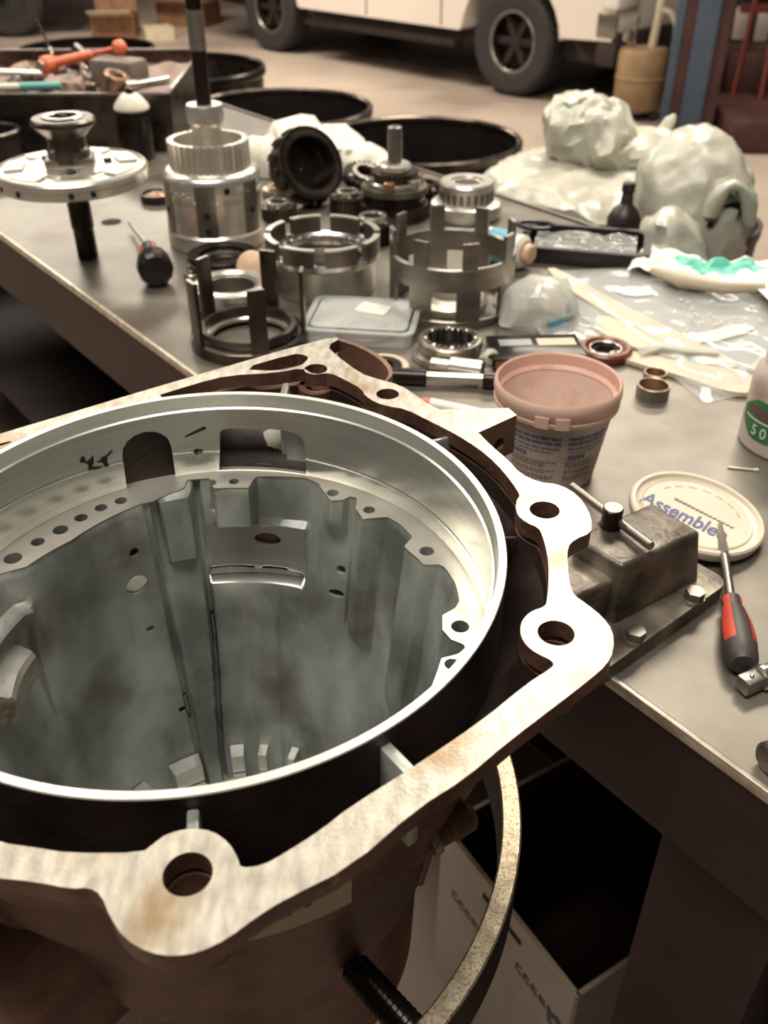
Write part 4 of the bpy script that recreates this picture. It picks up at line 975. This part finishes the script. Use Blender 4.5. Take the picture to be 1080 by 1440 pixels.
# little loose bearing chain beside it
for i, (x, y, lab) in enumerate([(-.310, 1.44, 'nearest the screwdriver butt'), (-.312, 1.475, 'between screwdriver and plate ring'), (-.318, 1.51, 'at the foot of the drum tower')]):
    t = thing('needle_bearing', 'small bright needle bearing ' + lab, 'bearing', (x, y, 0), i, 'needle bearings beside the plate ring')
    bm = nb(); ring(bm, .007, .013, 0, .012, 24); obj('race', bm, 'steel', t)
    bm = nb(); ring(bm, .0055, .0072, .001, .011, 20); obj('cage', bm, 'copper', t)

# ------------------------------------------------------------------ clear clamshell tray with seals
ct = thing('clear_clamshell_tray', 'clear plastic tray with a white label lying in front of the notched drum', 'plastic tray', (-.030, 1.245, 0), rad(-8))
o1 = rrect(.150, .118, .014); i1 = rrect(.144, .112, .012)
bm = nb(); prism(bm, o1, [], .0, .0015); prism(bm, o1, [i1], .0015, .022); obj('tray_wall', bm, 'tray_clear', ct)
bm = nb(); prism(bm, rrect(.160, .128, .017), [i1], .0215, .0235); obj('tray_rim', bm, 'tray_clear', ct)
bm = nb(); prism(bm, rrect(.136, .104, .012), [], .0235, .0243); obj('lid_film', bm, 'film', ct)
bm = nb(); prism(bm, rrect(.046, .034, .005), [], .0244, .0250); obj('label', bm, 'paper', ct, (.012, .020, 0), (0, 0, -.25))
bm = nb(); ring(bm, .030, .046, .0016, .008, 40); obj('seal_inside', bm, 'grey_steel', ct, (.008, -.008, 0))

# bearing, seal, socket, extension
br = thing('roller_bearing', 'toothed roller bearing lying in front of the grey cage', 'bearing', (.090, 1.155, 0))
bm = nb(); ring(bm, .034, .051, 0, .012, 64, .002); obj('outer_race', bm, 'steel', br)
bm = nb(); ring(bm, .031, .0435, .012, .028, 64, .002); obj('inner_race', bm, 'grey_steel', br)
for k in range(24):
    a = 2 * PI * k / 24; bm = nb(); cyl(bm, .0036, .010, .030, 10, .0008, (.0335 * math.cos(a), .0335 * math.sin(a), 0)); obj('roller', bm, 'oil_steel' if k % 3 else 'steel', br)
bm = nb(); cyl(bm, .027, .001, .004, 32); obj('dark_core', bm, 'black_steel', br)
se = thing('paper_seal', 'tan edged seal ring lying left of the roller bearing', 'seal', (-.002, 1.118, 0))
bm = nb(); ring(bm, .026, .036, 0, .006, 48, .002); obj('tan_rim', bm, 'card', se)
bm = nb(); ring(bm, .014, .026, .001, .007, 48, .001); obj('dark_lip', bm, 'black_steel', se)
so = thing('socket', 'bright deep socket lying against the roller bearing', 'socket', (.062, 1.108, .013))
bm = nb(); rod(bm, (0, 0, 0), (.028, -.009, 0), .008, 24); rod(bm, (.024, -.0075, 0), (.066, -.021, 0), .0125, 28, .0015); obj('barrel', bm, 'alu', so)
bm = nb(); rod(bm, (.0662, -.021, 0), (.0665, -.0211, 0), .0095, 12, .0001); obj('hex_mouth', bm, 'void', so)
ex = thing('torque_handle', 'black handled steel bar lying across behind the case flange', 'tool', (-.02, 1.080, .011))
bm = nb(); rod(bm, (0, 0, 0), (.075, -.008, 0), .0105, 22, .002); obj('grip', bm, 'black_steel', ex)
bm = nb(); rod(bm, (.074, -.008, 0), (.150, -.016, 0), .0075, 20); obj('shank', bm, 'steel', ex)
bm = nb(); rod(bm, (.146, -.0155, 0), (.168, -.018, 0), .0105, 22, .002); obj('drive_head', bm, 'black_steel', ex)
mp = thing('paint_marker', 'white and orange tipped marker lying in front of the torque bar', 'marker', (.045, 1.008, .008))
bm = nb(); rod(bm, (.012, -.003, 0), (.072, -.030, 0), .0075, 16); obj('barrel', bm, 'paper', mp)
bm = nb(); rod(bm, (0, .002, 0), (.013, -.003, 0), .005, 16, .001, .0072); obj('tip', bm, 'orange', mp)
sn = thing('snap_ring', 'dark thin snap ring lying beside the white marker', 'ring', (.035, 1.00, 0))
bm = nb(); ring(bm, .020, .024, 0, .003, 40); obj('ring', bm, 'black_steel', sn)
bm = nb(); cyl(bm, .004, 0, .004, 12, .0005, (.022, 0, 0)); obj('eye', bm, 'grey_steel', sn)
pn = thing('oval_washer', 'bright oval washer standing beside the socket mouth', 'washer', (.143, 1.13, .012), rot=(rad(75), 0, rad(-20)))
bm = nb(); ring(bm, .004, .011, 0, .002, 28); obj('washer', bm, 'alu', pn)
bm = nb(); ring(bm, .003, .006, .0018, .003, 20); obj('boss', bm, 'steel', pn)

# flat dark package with white labels
pk = thing('dark_carton', 'flat dark carton with two pale labels behind the pink tub', 'carton', (.205, 1.150, 0), rad(3))
bm = nb(); box(bm, (0, 0, .009), (.125, .075, .018), (0, 0, 0), .0015); obj('carton', bm, 'black_steel', pk)
bm = nb(); box(bm, (-.026, .012, .0184), (.045, .020, .0006)); obj('label', bm, 'slate', pk, ang=0)
bm = nb(); box(bm, (.030, .012, .0184), (.052, .022, .0006)); obj('label', bm, 'card', pk, ang=0)
bm = nb(); box(bm, (0, -.0372, .009), (.12, .001, .012)); obj('red_side_band', bm, 'kraft', pk, ang=0)

# bag of small parts
bg_ = thing('parts_bag', 'crumpled clear bag of small parts with blue print behind the dark carton', 'plastic bag', (.222, 1.283, 0))
bm = nb(); vs = lathe(bm, [(.045, .001), (.058, .012), (.055, .032), (.040, .052), (.02, .062), (0, .064)], 48)
for v in vs:
    v.co.x *= 1.05; v.co.y *= .9
    v.co += noise.noise_vector(v.co * 26) * .014 + noise.noise_vector(v.co * 70) * .006; v.co.z = max(.0015, v.co.z)
obj('film', bm, 'film_thick', bg_, ang=60)
bm = nb(); arcbox(bm, .052, .0575, .004, .020, rad(-80), rad(20), 12); crumple(bm, .003, 40, 2); obj('blue_print', bm, 'blue_plastic', bg_, ang=60)
bm = nb(); vs = lathe(bm, [(.04, 0), (.05, .004), (.03, .012), (0, .014)], 30, (.045, -.045, .001)); crumple(bm, .004, 40, 4, vs)
for v in vs: v.co.z = max(.001, v.co.z)
obj('loose_corner', bm, 'film', bg_, ang=60)
# blue and white bottle behind the cage
wb = thing('blue_label_roll', 'white roll with blue wrapper lying behind the grey cage', 'roll', (.205, 1.50, .030), rot=(0, 0, rad(-15)))
bm = nb(); rod(bm, (-.06, .03, 0), (.03, -.012, 0), .027, 32, .006); obj('roll', bm, 'white_plastic', wb)
bm = nb(); rod(bm, (-.03, .016, 0), (.015, -.005, 0), .0285, 32, .001); obj('blue_wrapper', bm, 'blue_plastic', wb)
bm = nb(); rod(bm, (.03, -.012, 0), (.042, -.018, 0), .016, 24, .003); obj('end_plug', bm, 'wood', wb)

# black tray with film and the dark bottle
bt2 = thing('black_parts_tray', 'black plastic tray holding clear film behind the kit bag', 'tray', (.345, 1.560, 0), rad(-14))
o2 = rrect(.205, .128, .025); i2 = rrect(.192, .115, .02)
bm = nb(); prism(bm, o2, [], 0, .003); prism(bm, o2, [i2], .003, .026); prism(bm, rrect(.217, .138, .029), [i2], .0245, .028); obj('tray', bm, 'plastic_black', bt2)
bm = nb(); R = []
for j in range(16): R.append([(-.085 + .17 * i / 23, -.048 + .096 * j / 15, .022 + .008 * noise.noise(Vector((i * .25, j * .25, 2))) + .003 * noise.noise(Vector((i * .9, j * .9, 5)))) for i in range(24)])
grid(bm, R, False); obj('crumpled_film', bm, 'film', bt2, ang=60)
bm = nb(); tube(bm, [(-.09 + .03 * math.cos(2 * PI * k / 24), .03 + .02 * math.sin(2 * PI * k / 24), .034) for k in range(23)], .004, 8); obj('coiled_band', bm, 'plastic_black', bt2)
db = thing('dark_bottle', 'small dark bottle with a thin neck in front of the bag liners', 'bottle', (.432, 1.665, 0))
bm = nb(); lathe(bm, [(0, 0), (.028, 0), (.030, .003), (.030, .03), (.022, .045), (.011, .056), (.0095, .075), (0, .075)], 32); obj('body', bm, mat('dark_brown_plastic', (.035, .018, .016), None, 0, .4), db)
bm = nb(); cyl(bm, .0115, .074, .092, 20, .002); obj('cap', bm, 'plastic_black', db)

# ------------------------------------------------------------------ gasket kit in clear film
kb = thing('gasket_kit_bag', 'big flat clear poly bag over cardboard strips on the right of the bench', 'poly bag', (0, 0, 0))
def sheet(poly, z, name, m, parent, th=.0012, it=1, amp=0, kind=None):
    bm = nb(); prism(bm, smooth_loop(poly, it), [], z, z + th); return obj(name, bm, m, parent, ang=30)
sheet([(.270, 1.46), (.55, 1.50), (.66, 1.30), (.60, 1.10), (.42, 1.10), (.30, 1.22)], .0015, 'grey_sheet', 'slate', kb, .002)
sheet([(.262, 1.47), (.285, 1.475), (.345, 1.345), (.42, 1.215), (.475, 1.115), (.445, 1.10), (.39, 1.19), (.31, 1.32)], .004, 'cardboard_strip', 'card', kb, .004)
sheet([(.298, 1.16), (.33, 1.125), (.385, 1.085), (.43, 1.04), (.465, 1.035), (.485, 1.06), (.475, 1.10), (.40, 1.12), (.345, 1.16)], .001, 'cardboard_strip', 'card', kb, .006, 2)
sheet([(.30, 1.23), (.315, 1.29), (.365, 1.24), (.425, 1.17), (.395, 1.135), (.34, 1.17)], .002, 'cardboard_backing', 'card', kb, .005)
sheet([(.47, 1.11), (.60, 1.21), (.625, 1.19), (.50, 1.085)], .004, 'cardboard_strip', 'card', kb, .004)
sheet([(.355, 1.385), (.40, 1.40), (.425, 1.365), (.378, 1.352)], .006, 'label', 'paper', kb, .0006, 1)
sheet([(.425, 1.205), (.52, 1.255), (.535, 1.23), (.44, 1.18)], .0065, 'label', 'paper', kb, .0006, 1)
bm = nb(); R = []
P00, P10, P11, P01 = Vector((.255, 1.475)), Vector((.57, 1.52)), Vector((.66, 1.12)), Vector((.40, 1.02))
for j in range(40):
    row = []
    for i in range(40):
        u, v = i / 39, j / 39
        p = (P00 * (1 - u) + P10 * u) * (1 - v) + ((P01 * (1 - u) + P11 * u)) * v
        e_ = min(u, 1 - u, v, 1 - v)
        z = .0015 + .008 * smoothstep(0, .08, e_) + (.004 * noise.noise(Vector((p.x * 30, p.y * 30, 0))) + .003 * noise.noise(Vector((p.x * 75, p.y * 40, 3)))) * smoothstep(0, .05, e_)
        row.append((p.x, p.y, max(z, .001 + .008 * smoothstep(0, .05, e_))))
    R.append(row)
grid(bm, R, False); obj('clear_film', bm, 'film', kb, ang=60)
random.seed(5)
bm = nb()
for k in range(26):
    x, y = random.gauss(.47, .035), random.gauss(1.25, .03)
    vs = lathe(bm, [(.0035, 0), (.003, .0015), (0, .0022)], 8, (x, y, .0125))
obj('moisture_beads', bm, 'film_thick', kb, kind='stuff')
pbg = thing('printed_poly_bag', 'crumpled white poly bag with green print lying on the kit bag', 'plastic bag', (.52, 1.43, .013), rad(-25))
bm = nb(); R = []
NI, NJ = 48, 34
for j in range(NJ):
    R.append([(-.12 + .24 * i / (NI - 1), -.055 + .115 * j / (NJ - 1) + .016 * math.sin(i * .22) + .006 * math.sin(i * .8), .004 + .014 * abs(noise.noise(Vector((i * .14, j * .16, 7)))) + .005 * abs(noise.noise(Vector((i * .45, j * .4, 1))))) for i in range(NI)])
def green_mi(i, j):
    x = -.12 + .24 * j / (NI - 1); y = -.055 + .115 * i / (NJ - 1)
    return 1 if ((x - .005) / .072) ** 2 + ((y - .022) / .032) ** 2 < 1 + .25 * noise.noise(Vector((x * 60, y * 60, 0))) else 0
grid(bm, R, False, mi=green_mi); obj('bag_sheet', bm, ['paper', 'green'], pbg, ang=60, label='white sheet with a green printed patch')
bm = nb(); tube(bm, [(-.08, -.05, .012), (-.03, -.078, .014), (.03, -.085, .014), (.09, -.06, .016)], [.008, .012, .01, .006], 8); crumple(bm, .006, 30, 3); obj('rolled_edge', bm, 'card', pbg, ang=60)
sheet([(.07, -.05), (.125, -.01), (.135, -.06), (.105, -.115)], .012, 'bag_corner', 'paper', pbg, .001, 0)
fz = thing('film_twist', 'glossy twisted strip of clear film lying right of the amber seal', 'plastic film', (.345, 1.14, .010))
for k in range(3):
    bm = nb(); tube(bm, [(0, .008 * k, 0), (.03, .012 + .005 * k, .004), (.06, .004 + .006 * k, .002), (.105, -.002 + .004 * k, .003)], [.002, .004, .003, .002], 8); obj('strand', bm, 'film_thick', fz, ang=60)

# seal, bushings
oa = thing('amber_seal', 'amber brown rubber shaft seal lying behind the pink tub', 'seal', (.302, 1.160, 0))
bm = nb(); lathe(bm, [(.024, 0), (.034, 0), (.036, .003), (.036, .011), (.033, .014), (.028, .014), (.024, .010)], 56, closed=True); obj('rubber_rim', bm, 'amber', oa)
bm = nb(); lathe(bm, [(.013, .001), (.0245, .001), (.0245, .009), (.019, .006), (.013, .008)], 48, closed=True); obj('inner_lip', bm, 'oil_steel', oa)
bm = nb(); ring(bm, .020, .0225, .008, .0115, 48); obj('garter_spring', bm, 'steel', oa)
for x, y, r, h, lab, grp in ((.338, 1.040, .0205, .017, 'larger thin walled bushing, nearer to the front', 0), (.352, 1.085, .015, .012, 'smaller bronze bushing behind the larger one', 0)):
    t = thing('bushing', lab, 'bushing', (x, y, 0), 0, 'bushings right of the pink tub')
    bm = nb(); ring(bm, r - .0012, r, 0, h, 48, .0004); obj('shell', bm, 'grey_steel', t)
    bm = nb(); ring(bm, r - .0022, r - .0011, .0004, h - .0002, 48, .0003); obj('bronze_lining', bm, 'copper', t)

# ------------------------------------------------------------------ pink tub, its lid
tb1 = thing('pink_tub', 'pink stained open plastic tub with blue printed label', 'tub', (.182, .868, 0))
bm = nb(); lathe(bm, [(0, 0), (.046, 0), (.0485, .002), (.0605, .090), (.0588, .090), (.047, .004), (0, .004)], 72); obj('wall', bm, 'tub', tb1)
bm = nb(); lathe(bm, [(.0588, .088), (.0625, .086), (.0655, .088), (.0660, .092), (.0645, .0925), (.0655, .094), (.0668, .104), (.0662, .110), (.0645, .112), (.0628, .110), (.0622, .098), (.0588, .094)], 72, closed=True); obj('rim', bm, 'pink', tb1)
bm = nb(); lathe(bm, [(.0585, .092), (.0578, .088), (.0468, .005), (0, .0048)], 64); obj('stained_lining', bm, 'pink_pale', tb1)
for a0 in (-118, -100):
    bm = nb(); arcbox(bm, .0655, .0678, .088, .100, rad(a0), rad(a0 + 12), 4); obj('tear_tab', bm, 'pink', tb1)
random.seed(3)
bm = nb(); bmd = nb()
def strip(bmx, z, hgt, a0, a1):
    r = .0485 + (z - .002) * (.012 / .088) + .0004; r2 = r + hgt * .136
    n = max(1, int((a1 - a0) / 6))
    A = [(r * math.cos(rad(a0 + (a1 - a0) * i / n)), r * math.sin(rad(a0 + (a1 - a0) * i / n)), z) for i in range(n + 1)]
    B = [(r2 * math.cos(rad(a0 + (a1 - a0) * i / n)), r2 * math.sin(rad(a0 + (a1 - a0) * i / n)), z + hgt) for i in range(n + 1)]
    grid(bmx, [A, B], False)
def words(bmx, z, hgt, a0, a1, wmin=3, wmax=9):
    a = a0
    while a < a1:
        w_ = min(random.uniform(wmin, wmax), a1 - a); strip(bmx, z, hgt, a, a + w_); a += w_ + 1.3
for c0, c1 in ((-150, -92), (-84, -38), (-30, 20), (150, 205)):
    for z in (.070, .064, .0585): words(bm, z, .0036 if z > .06 else .0018, c0, c1, 5, 12)
    for z in (.0485, .0455): words(bm, z, .0024, c0 + 2, c0 + 22, 3, 6)
    for z in (.054, .041, .038, .035, .030, .027, .022, .019): words(bmd, z, .0012, c0, c1 - random.uniform(0, 15), 2, 6)
obj('label_heading_print', bm, 'print_blue', tb1, ang=60); obj('label_text_print', bmd, 'print_dark', tb1, ang=60)
ldp = Vector((.311, .757, 0))
ld = thing('tub_lid', 'cream tub lid with blue lettering lying behind the cast clamp', 'lid', ldp, 0, None, rot=(rad(3), rad(7), 0))
ld.location.z = .0085
bm = nb(); lathe(bm, [(0, .0), (.058, .0), (.0625, .002), (.066, .004), (.0672, .008), (.0672, .0125), (.0655, .0145), (.062, .0145), (.0605, .011), (.0575, .0095), (.055, .0095), (.054, .011), (.0525, .011), (0, .011)], 80); obj('lid_disc', bm, 'cream_plastic', ld)
bm = nb(); lathe(bm, [(.0535, .0112), (.0548, .0118), (.056, .0104)], 80); obj('bead', bm, 'cream_plastic', ld)
# lettering across the lid
p0 = Vector((-.056, .011)); p1 = Vector((.028, -.051)); ang_t = math.atan2(p1.y - p0.y, p1.x - p0.x)
mt = Matrix.Translation((p0.x, p0.y, .0112)) @ Matrix.Rotation(ang_t, 4, 'Z') @ Matrix.Scale(1.45, 4, (0, 1, 0))
wd = text('Assemblee', .0205, 'print_blue', 'blue_lettering', ld, mt, .00015, 0, .0005)
bm = nb()
for k in range(14):
    p = Vector((-.016 + .0036 * k, .019 - .0029 * k)); box(bm, (p.x, p.y, .0112), (.0042, .0035 - .0001 * k, .0003), (0, 0, ang_t + .5))
obj('signature_mark', bm, 'print_dark', ld, ang=0)
bm = nb()
for k in range(7):
    a = rad(118 - 19 * k); box(bm, (.044 * math.cos(a), .044 * math.sin(a), .0112), (.009, .0018, .0002), (0, 0, a - PI / 2))
obj('arched_small_print', bm, mat('faint_print', (.42, .36, .29), None, 0, .5), ld, ang=0)

# ------------------------------------------------------------------ cast clamp block with T handle
CA = math.atan2(.096, .115)
vz = thing('clamp_block', 'oily cast iron clamp block with tee handle bolted at the bench edge', 'clamp', (.19, .553, 0), CA)
# local x runs along the near foot edge to the right, local y away from the viewer
cc, ss = math.cos(CA), math.sin(CA)
def vl(x, y): x -= .19; y -= .553; return (x * cc + y * ss, -x * ss + y * cc)
bm = nb(); prism(bm, [(x + .062, y + .042) for x, y in rrect(.192, .092, .014)], [], 0, .0175)
obj('foot', bm, 'vise', vz)
def frustum(bm, base, top, z0, z1, bev):
    B = [bm.verts.new((x, y, z0)) for x, y in base]; T = [bm.verts.new((x, y, z1)) for x, y in top]
    n = len(B); bm.faces.new(B[::-1]); bm.faces.new(T)
    for i in range(n): bm.faces.new((B[i], B[(i + 1) % n], T[(i + 1) % n], T[i]))
    bmesh.ops.bevel(bm, geom=bm.edges[:], offset=bev, segments=3, affect='EDGES', profile=.5)
q = [vl(*p) for p in ((.196, .592), (.288, .655), (.252, .705), (.160, .640))]
q2 = [vl(*p) for p in ((.196, .596), (.274, .645), (.242, .690), (.162, .636))]
bm = nb(); frustum(bm, q, q2, .012, .078, .004); obj('block', bm, 'vise', vz, ang=45)
q = [vl(*p) for p in ((.150, .575), (.197, .604), (.160, .650), (.112, .615))]
bm = nb(); frustum(bm, q, [(x * .98, y * .98) for x, y in q], .010, .060, .004); obj('low_shoulder', bm, 'vise', vz, ang=45)
sx_, sy_ = vl(.197, .652)
bm = nb(); lathe(bm, [(.009, .0755), (.0125, .0755), (.0125, .0805), (.009, .0805)], 28, (sx_, sy_, -.004), closed=True); obj('thread_collar', bm, 'vise', vz)
bm = nb(); cyl(bm, .0088, .060, .098, 28, .001, (sx_, sy_, 0)); scw = obj('clamp_screw', bm, 'oil_steel', vz)
bm = nb(); cyl(bm, .0082, .0975, .0986, 28, .0004, (sx_, sy_, 0)); obj('screw_top', bm, 'grey_steel', scw)
t1, t2 = vl(.172, .708), vl(.222, .612)
bm = nb(); rod(bm, (*t1, .0835), (*t2, .0865), .0040, 16, .0008); obj('tee_bar', bm, 'grey_steel', vz)
p1v, p2v = vl(.135, .585), vl(.160, .601)
bm = nb(); rod(bm, (*p1v, .040), (*p2v, .040), .018, 24, .003); obj('jaw_pad', bm, 'oil_steel', vz)
for p_ in ((.211, .577), (.275, .628)):
    x, y = vl(*p_)
    bm = nb(); cyl(bm, .0095, .0165, .018, 24, .0004, (x, y, 0)); wsh = obj('bolt', bm, 'grey_steel', vz, label='worn hex bolt')
    bm = nb(); prism(bm, circ(x, y, .0085, 6), [], .018, .0255); obj('hex_head', bm, 'grey_steel', wsh, ang=20)

# ------------------------------------------------------------------ screwdriver and ratchet at the right edge
sd = thing('screwdriver', 'red and dark grey handled screwdriver leaning on the cream lid', 'screwdriver', (.2935, .546, .0142))
a0 = Vector((0, 0, 0)); b0 = Vector((.0160, .0880, .0005)); dirv = (b0 - a0).normalized(); eu = dirv.to_track_quat('Z', 'Y').to_euler()
bm = nb(); lathe(bm, [(0, 0), (.0098, .001), (.0128, .006), (.0138, .018), (.0139, .034), (.0125, .052), (.0096, .067), (.0078, .074), (.0086, .080), (.0086, .084), (.0055, .087), (0, .087)], 32, (0, 0, 0), eu); hd_ = obj('handle', bm, 'grip', sd)
for sgn, an in ((1, .75), (-1, 2.6), (1, -1.2)):
    bm = nb()
    prof = [(.0128, .020), (.0143, .024), (.0144, .036), (.0131, .052), (.0101, .068), (.0086, .073), (.0091, .082), (.0080, .082)]
    vs = lathe(bm, prof, 6, (0, 0, 0), (0, 0, 0), a0=an - .42, a1=an + .42)
    bmesh.ops.transform(bm, matrix=eu.to_matrix().to_4x4(), verts=vs); obj('red_inlay', bm, 'red', hd_)
bm = nb(); p1_ = dirv * .086; p2_ = dirv * .150 + Vector((.001, 0, .002)); p3_ = dirv * .196 + Vector((.002, 0, .0035))
rod(bm, tuple(p1_), tuple(p2_), .0042, 16, .0004); obj('blade', bm, 'grey_steel', sd)
bm = nb(); rod(bm, tuple(p2_ - dirv * .004), tuple(p3_), .0055, 4, .0003, .0022); obj('blade_tip', bm, 'grey_steel', sd, ang=0)
rt = thing('ratchet_extension', 'square drive steel extension lying at the right edge by the screwdriver', 'extension', (.288, .528, .010))
dv2 = Vector((.10, .052, 0)); e2 = dv2.to_track_quat('Z', 'Y').to_euler()
bm = nb(); box(bm, tuple(dv2.normalized() * .009), (.0135, .0135, .020), e2, .001); obj('square_drive', bm, 'grey_steel', rt)
bm = nb(); bmesh.ops.create_icosphere(bm, subdivisions=2, radius=.0022); xf(bm, bm.verts[:], tuple(dv2.normalized() * .008 + Vector((0, 0, .0066)))); obj('detent_ball', bm, 'steel', rt)
bm = nb(); rod(bm, tuple(dv2.normalized() * .018), tuple(dv2.normalized() * .024), .0105, 26, .001); obj('collar', bm, 'steel', rt)
bm = nb(); rod(bm, tuple(dv2.normalized() * .0235), tuple(dv2.normalized() * .14), .0088, 26, .001); obj('bar', bm, 'grey_steel', rt)
sr = thing('steel_rod_end', 'dark round rod end peeking in at the right edge of the bench', 'rod', (.284, .452, .0125))
bm = nb(); rod(bm, (0, 0, 0), (.09, .035, 0), .0115, 24, .002); obj('rod', bm, 'grey_steel', sr)
bm = nb(); rod(bm, (-.004, -.0016, 0), (.004, .0016, 0), .013, 24, .002); obj('collar', bm, 'vise', sr)

# jar with the green label
jr = thing('white_jar', 'white plastic jar with a green hexagon label at the right edge', 'jar', (.468, .925, 0))
bm = nb(); lathe(bm, [(0, 0), (.052, 0), (.055, .004), (.055, .080), (.052, .092), (.044, .100), (.042, .118), (.038, .118), (.038, .098), (.05, .084), (.05, .006), (0, .006)], 64); obj('wall', bm, 'tub', jr)
bm = nb(); lathe(bm, [(.042, .101), (.046, .102), (.047, .107), (.046, .121), (.043, .123), (.039, .122), (.039, .118)], 64); obj('neck_rim', bm, 'white_plastic', jr)
def curved_poly(bm, poly, r, thick=.0006):
    a = [bm.verts.new((r * math.cos(t), r * math.sin(t), z)) for t, z in poly]; bm.faces.new(a)
A0 = rad(-128)
def lab_quad(bm, a0, a1, z0, z1, r=.0554, cutc=0):
    n = 10; A = []; B = []
    for i in range(n + 1):
        k = i / n; a = a0 + (a1 - a0) * k; c_ = cutc * max(0, abs(2 * k - 1) - .35) / .65
        A.append((r * math.cos(a), r * math.sin(a), z0 + c_)); B.append((r * math.cos(a), r * math.sin(a), z1 - c_))
    grid(bm, [A, B], False)
bm = nb(); lab_quad(bm, rad(-188), rad(-112), .018, .066, .0554, .016); obj('green_label', bm, 'label_green', jr)
bm = nb(); lab_quad(bm, rad(-176), rad(-130), .044, .058, .0557, .004); obj('dark_emblem', bm, 'print_dark', jr)
for i, ch in enumerate('50'):
    a = rad(-163 + 13 * i)
    mt = Matrix.Translation((.0560 * math.cos(a), .0560 * math.sin(a), .024)) @ Matrix.Rotation(a + PI / 2, 4, 'Z') @ Matrix.Rotation(PI / 2, 4, 'X')
    text(ch, .018, 'white_plastic', 'letter', jr, mt, .0001)
bm = nb(); lab_quad(bm, rad(-180), rad(-100), .0405, .0425, .0558); obj('white_line', bm, 'white_plastic', jr)
tp = thing('thin_pin', 'thin pale pin lying on the bench left of the white jar', 'pin', (.382, .870, .0016))
bm = nb(); rod(bm, (0, 0, 0), (.030, -.006, 0), .0014, 10); obj('pin', bm, 'alu', tp)
bm = nb(); rod(bm, (.028, -.0056, 0), (.032, -.0064, 0), .0024, 10); obj('pin_head', bm, 'alu', tp)

# ------------------------------------------------------------------ under the bench
cb = thing('white_carton', 'open white printed carton on the floor in front of the bench leg', 'carton', (.164, .721, FZ), math.atan2(-.248, .152))
LX, LY, LH = .292, .36, .40
ax = Vector((.1521, -.2479)).normalized()
bm = nb(); box(bm, (0, 0, LH / 2), (LX, .006, LH)); obj('printed_side', bm, ['white_card'], cb, ang=0)
bm = nb(); box(bm, (LX / 2, LY / 2, LH / 2), (.006, LY, LH)); obj('end_side', bm, 'white_card', cb, ang=0)
bm = nb(); box(bm, (-LX / 2, LY / 2, LH / 2), (.006, LY, LH)); obj('end_side', bm, 'white_card', cb, ang=0)
bm = nb(); box(bm, (0, LY, LH / 2), (LX, .006, LH)); obj('back_side', bm, 'white_card', cb, ang=0)
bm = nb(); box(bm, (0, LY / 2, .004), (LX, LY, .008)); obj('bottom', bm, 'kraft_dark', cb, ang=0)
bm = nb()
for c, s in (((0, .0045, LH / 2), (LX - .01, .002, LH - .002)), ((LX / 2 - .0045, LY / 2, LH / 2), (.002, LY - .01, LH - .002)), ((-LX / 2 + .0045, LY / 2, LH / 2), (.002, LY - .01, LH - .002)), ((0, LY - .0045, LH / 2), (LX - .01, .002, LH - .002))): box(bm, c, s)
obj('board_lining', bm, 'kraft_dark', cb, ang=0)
bm = nb()
for c, s in (((0, 0, LH + .0008), (LX + .006, .0065, .0016)), ((LX / 2, LY / 2, LH + .0008), (.0065, LY, .0016))): box(bm, c, s)
obj('raw_board_edge', bm, 'card', cb, ang=0)
random.seed(11)
prism_pts = lambda x, z, w_, h_: box(bm, (x, -.0035, z), (w_, .0006, h_))
for x0, z0, n in ((-.105, LH - .115, 5), (.045, LH - .085, 6)):
    for k in range(n):
        x = x0 + .017 * k; bm = nb()
        prism_pts(x, z0 - .002 * k, .011, .004); prism_pts(x - .0045, z0 - .008, .0035, .014); prism_pts(x + .003, z0 - .014, .009, .004)
        obj('smudged_glyph', bm, 'print_dark', cb, ang=0)
bm = nb(); prism_pts(.0, LH - .035, .085, .012); obj('hand_slot', bm, 'void', cb, ang=0)
bm = nb(); vs = lathe(bm, [(.012, 0), (.017, 0), (.017, .0006), (.012, .0006)], 24, (.125, -.0038, LH - .105), (PI / 2, 0, 0), True); obj('round_print', bm, 'print_blue', cb)
kx = thing('cardboard_box', 'brown cardboard box stored on the shelf under the bench', 'box', (.495, 1.15, -.79), BANG)
bm = nb(); 
for c, s in (((0, -.13, .15), (.42, .006, .30)), ((0, .13, .15), (.42, .006, .30)), ((-.21, 0, .15), (.006, .26, .30)), ((.21, 0, .15), (.006, .26, .30)), ((0, 0, .003), (.42, .26, .006))): box(bm, c, s)
obj('box_body', bm, 'kraft', kx, ang=0)
bm = nb(); box(bm, (0, .23, .32), (.40, .20, .006), (.35, 0, 0)); obj('flap', bm, 'kraft', kx, ang=0)
bb('shade_back_panel', -.72, 3.28, .80, .81, -.79, -.125, 'under')  # near-black backing added to keep the space under the bench dark
bb('shade_end_panel', 3.28, 3.29, .012, .85, FZ, -.125, 'under')  # added dark end, hides the bright floor beyond and holds the shade
bb('shade_back_panel', -.72, 3.28, .84, .85, FZ, -.79, 'under')  # lower part of the added near-black backing, stands for shade

hz = thing('bent_hose', 'pale bent hose hanging at the left edge in front of the bench', 'hose', (-.875, 1.60, FZ))
bm = nb(); tube(bm, [(.0, .12, .80), (.01, .10, .74), (.03, .08, .66), (.05, .06, .56), (.06, .04, .44), (.06, .02, .30), (.05, .0, .15), (.04, -.02, .012)], .016, 14); obj('hose', bm, 'panel', hz)
bm = nb(); rod(bm, (.0, .12, .795), (-.01, .14, .84), .019, 16, .002); obj('ferrule', bm, 'grey_steel', hz)
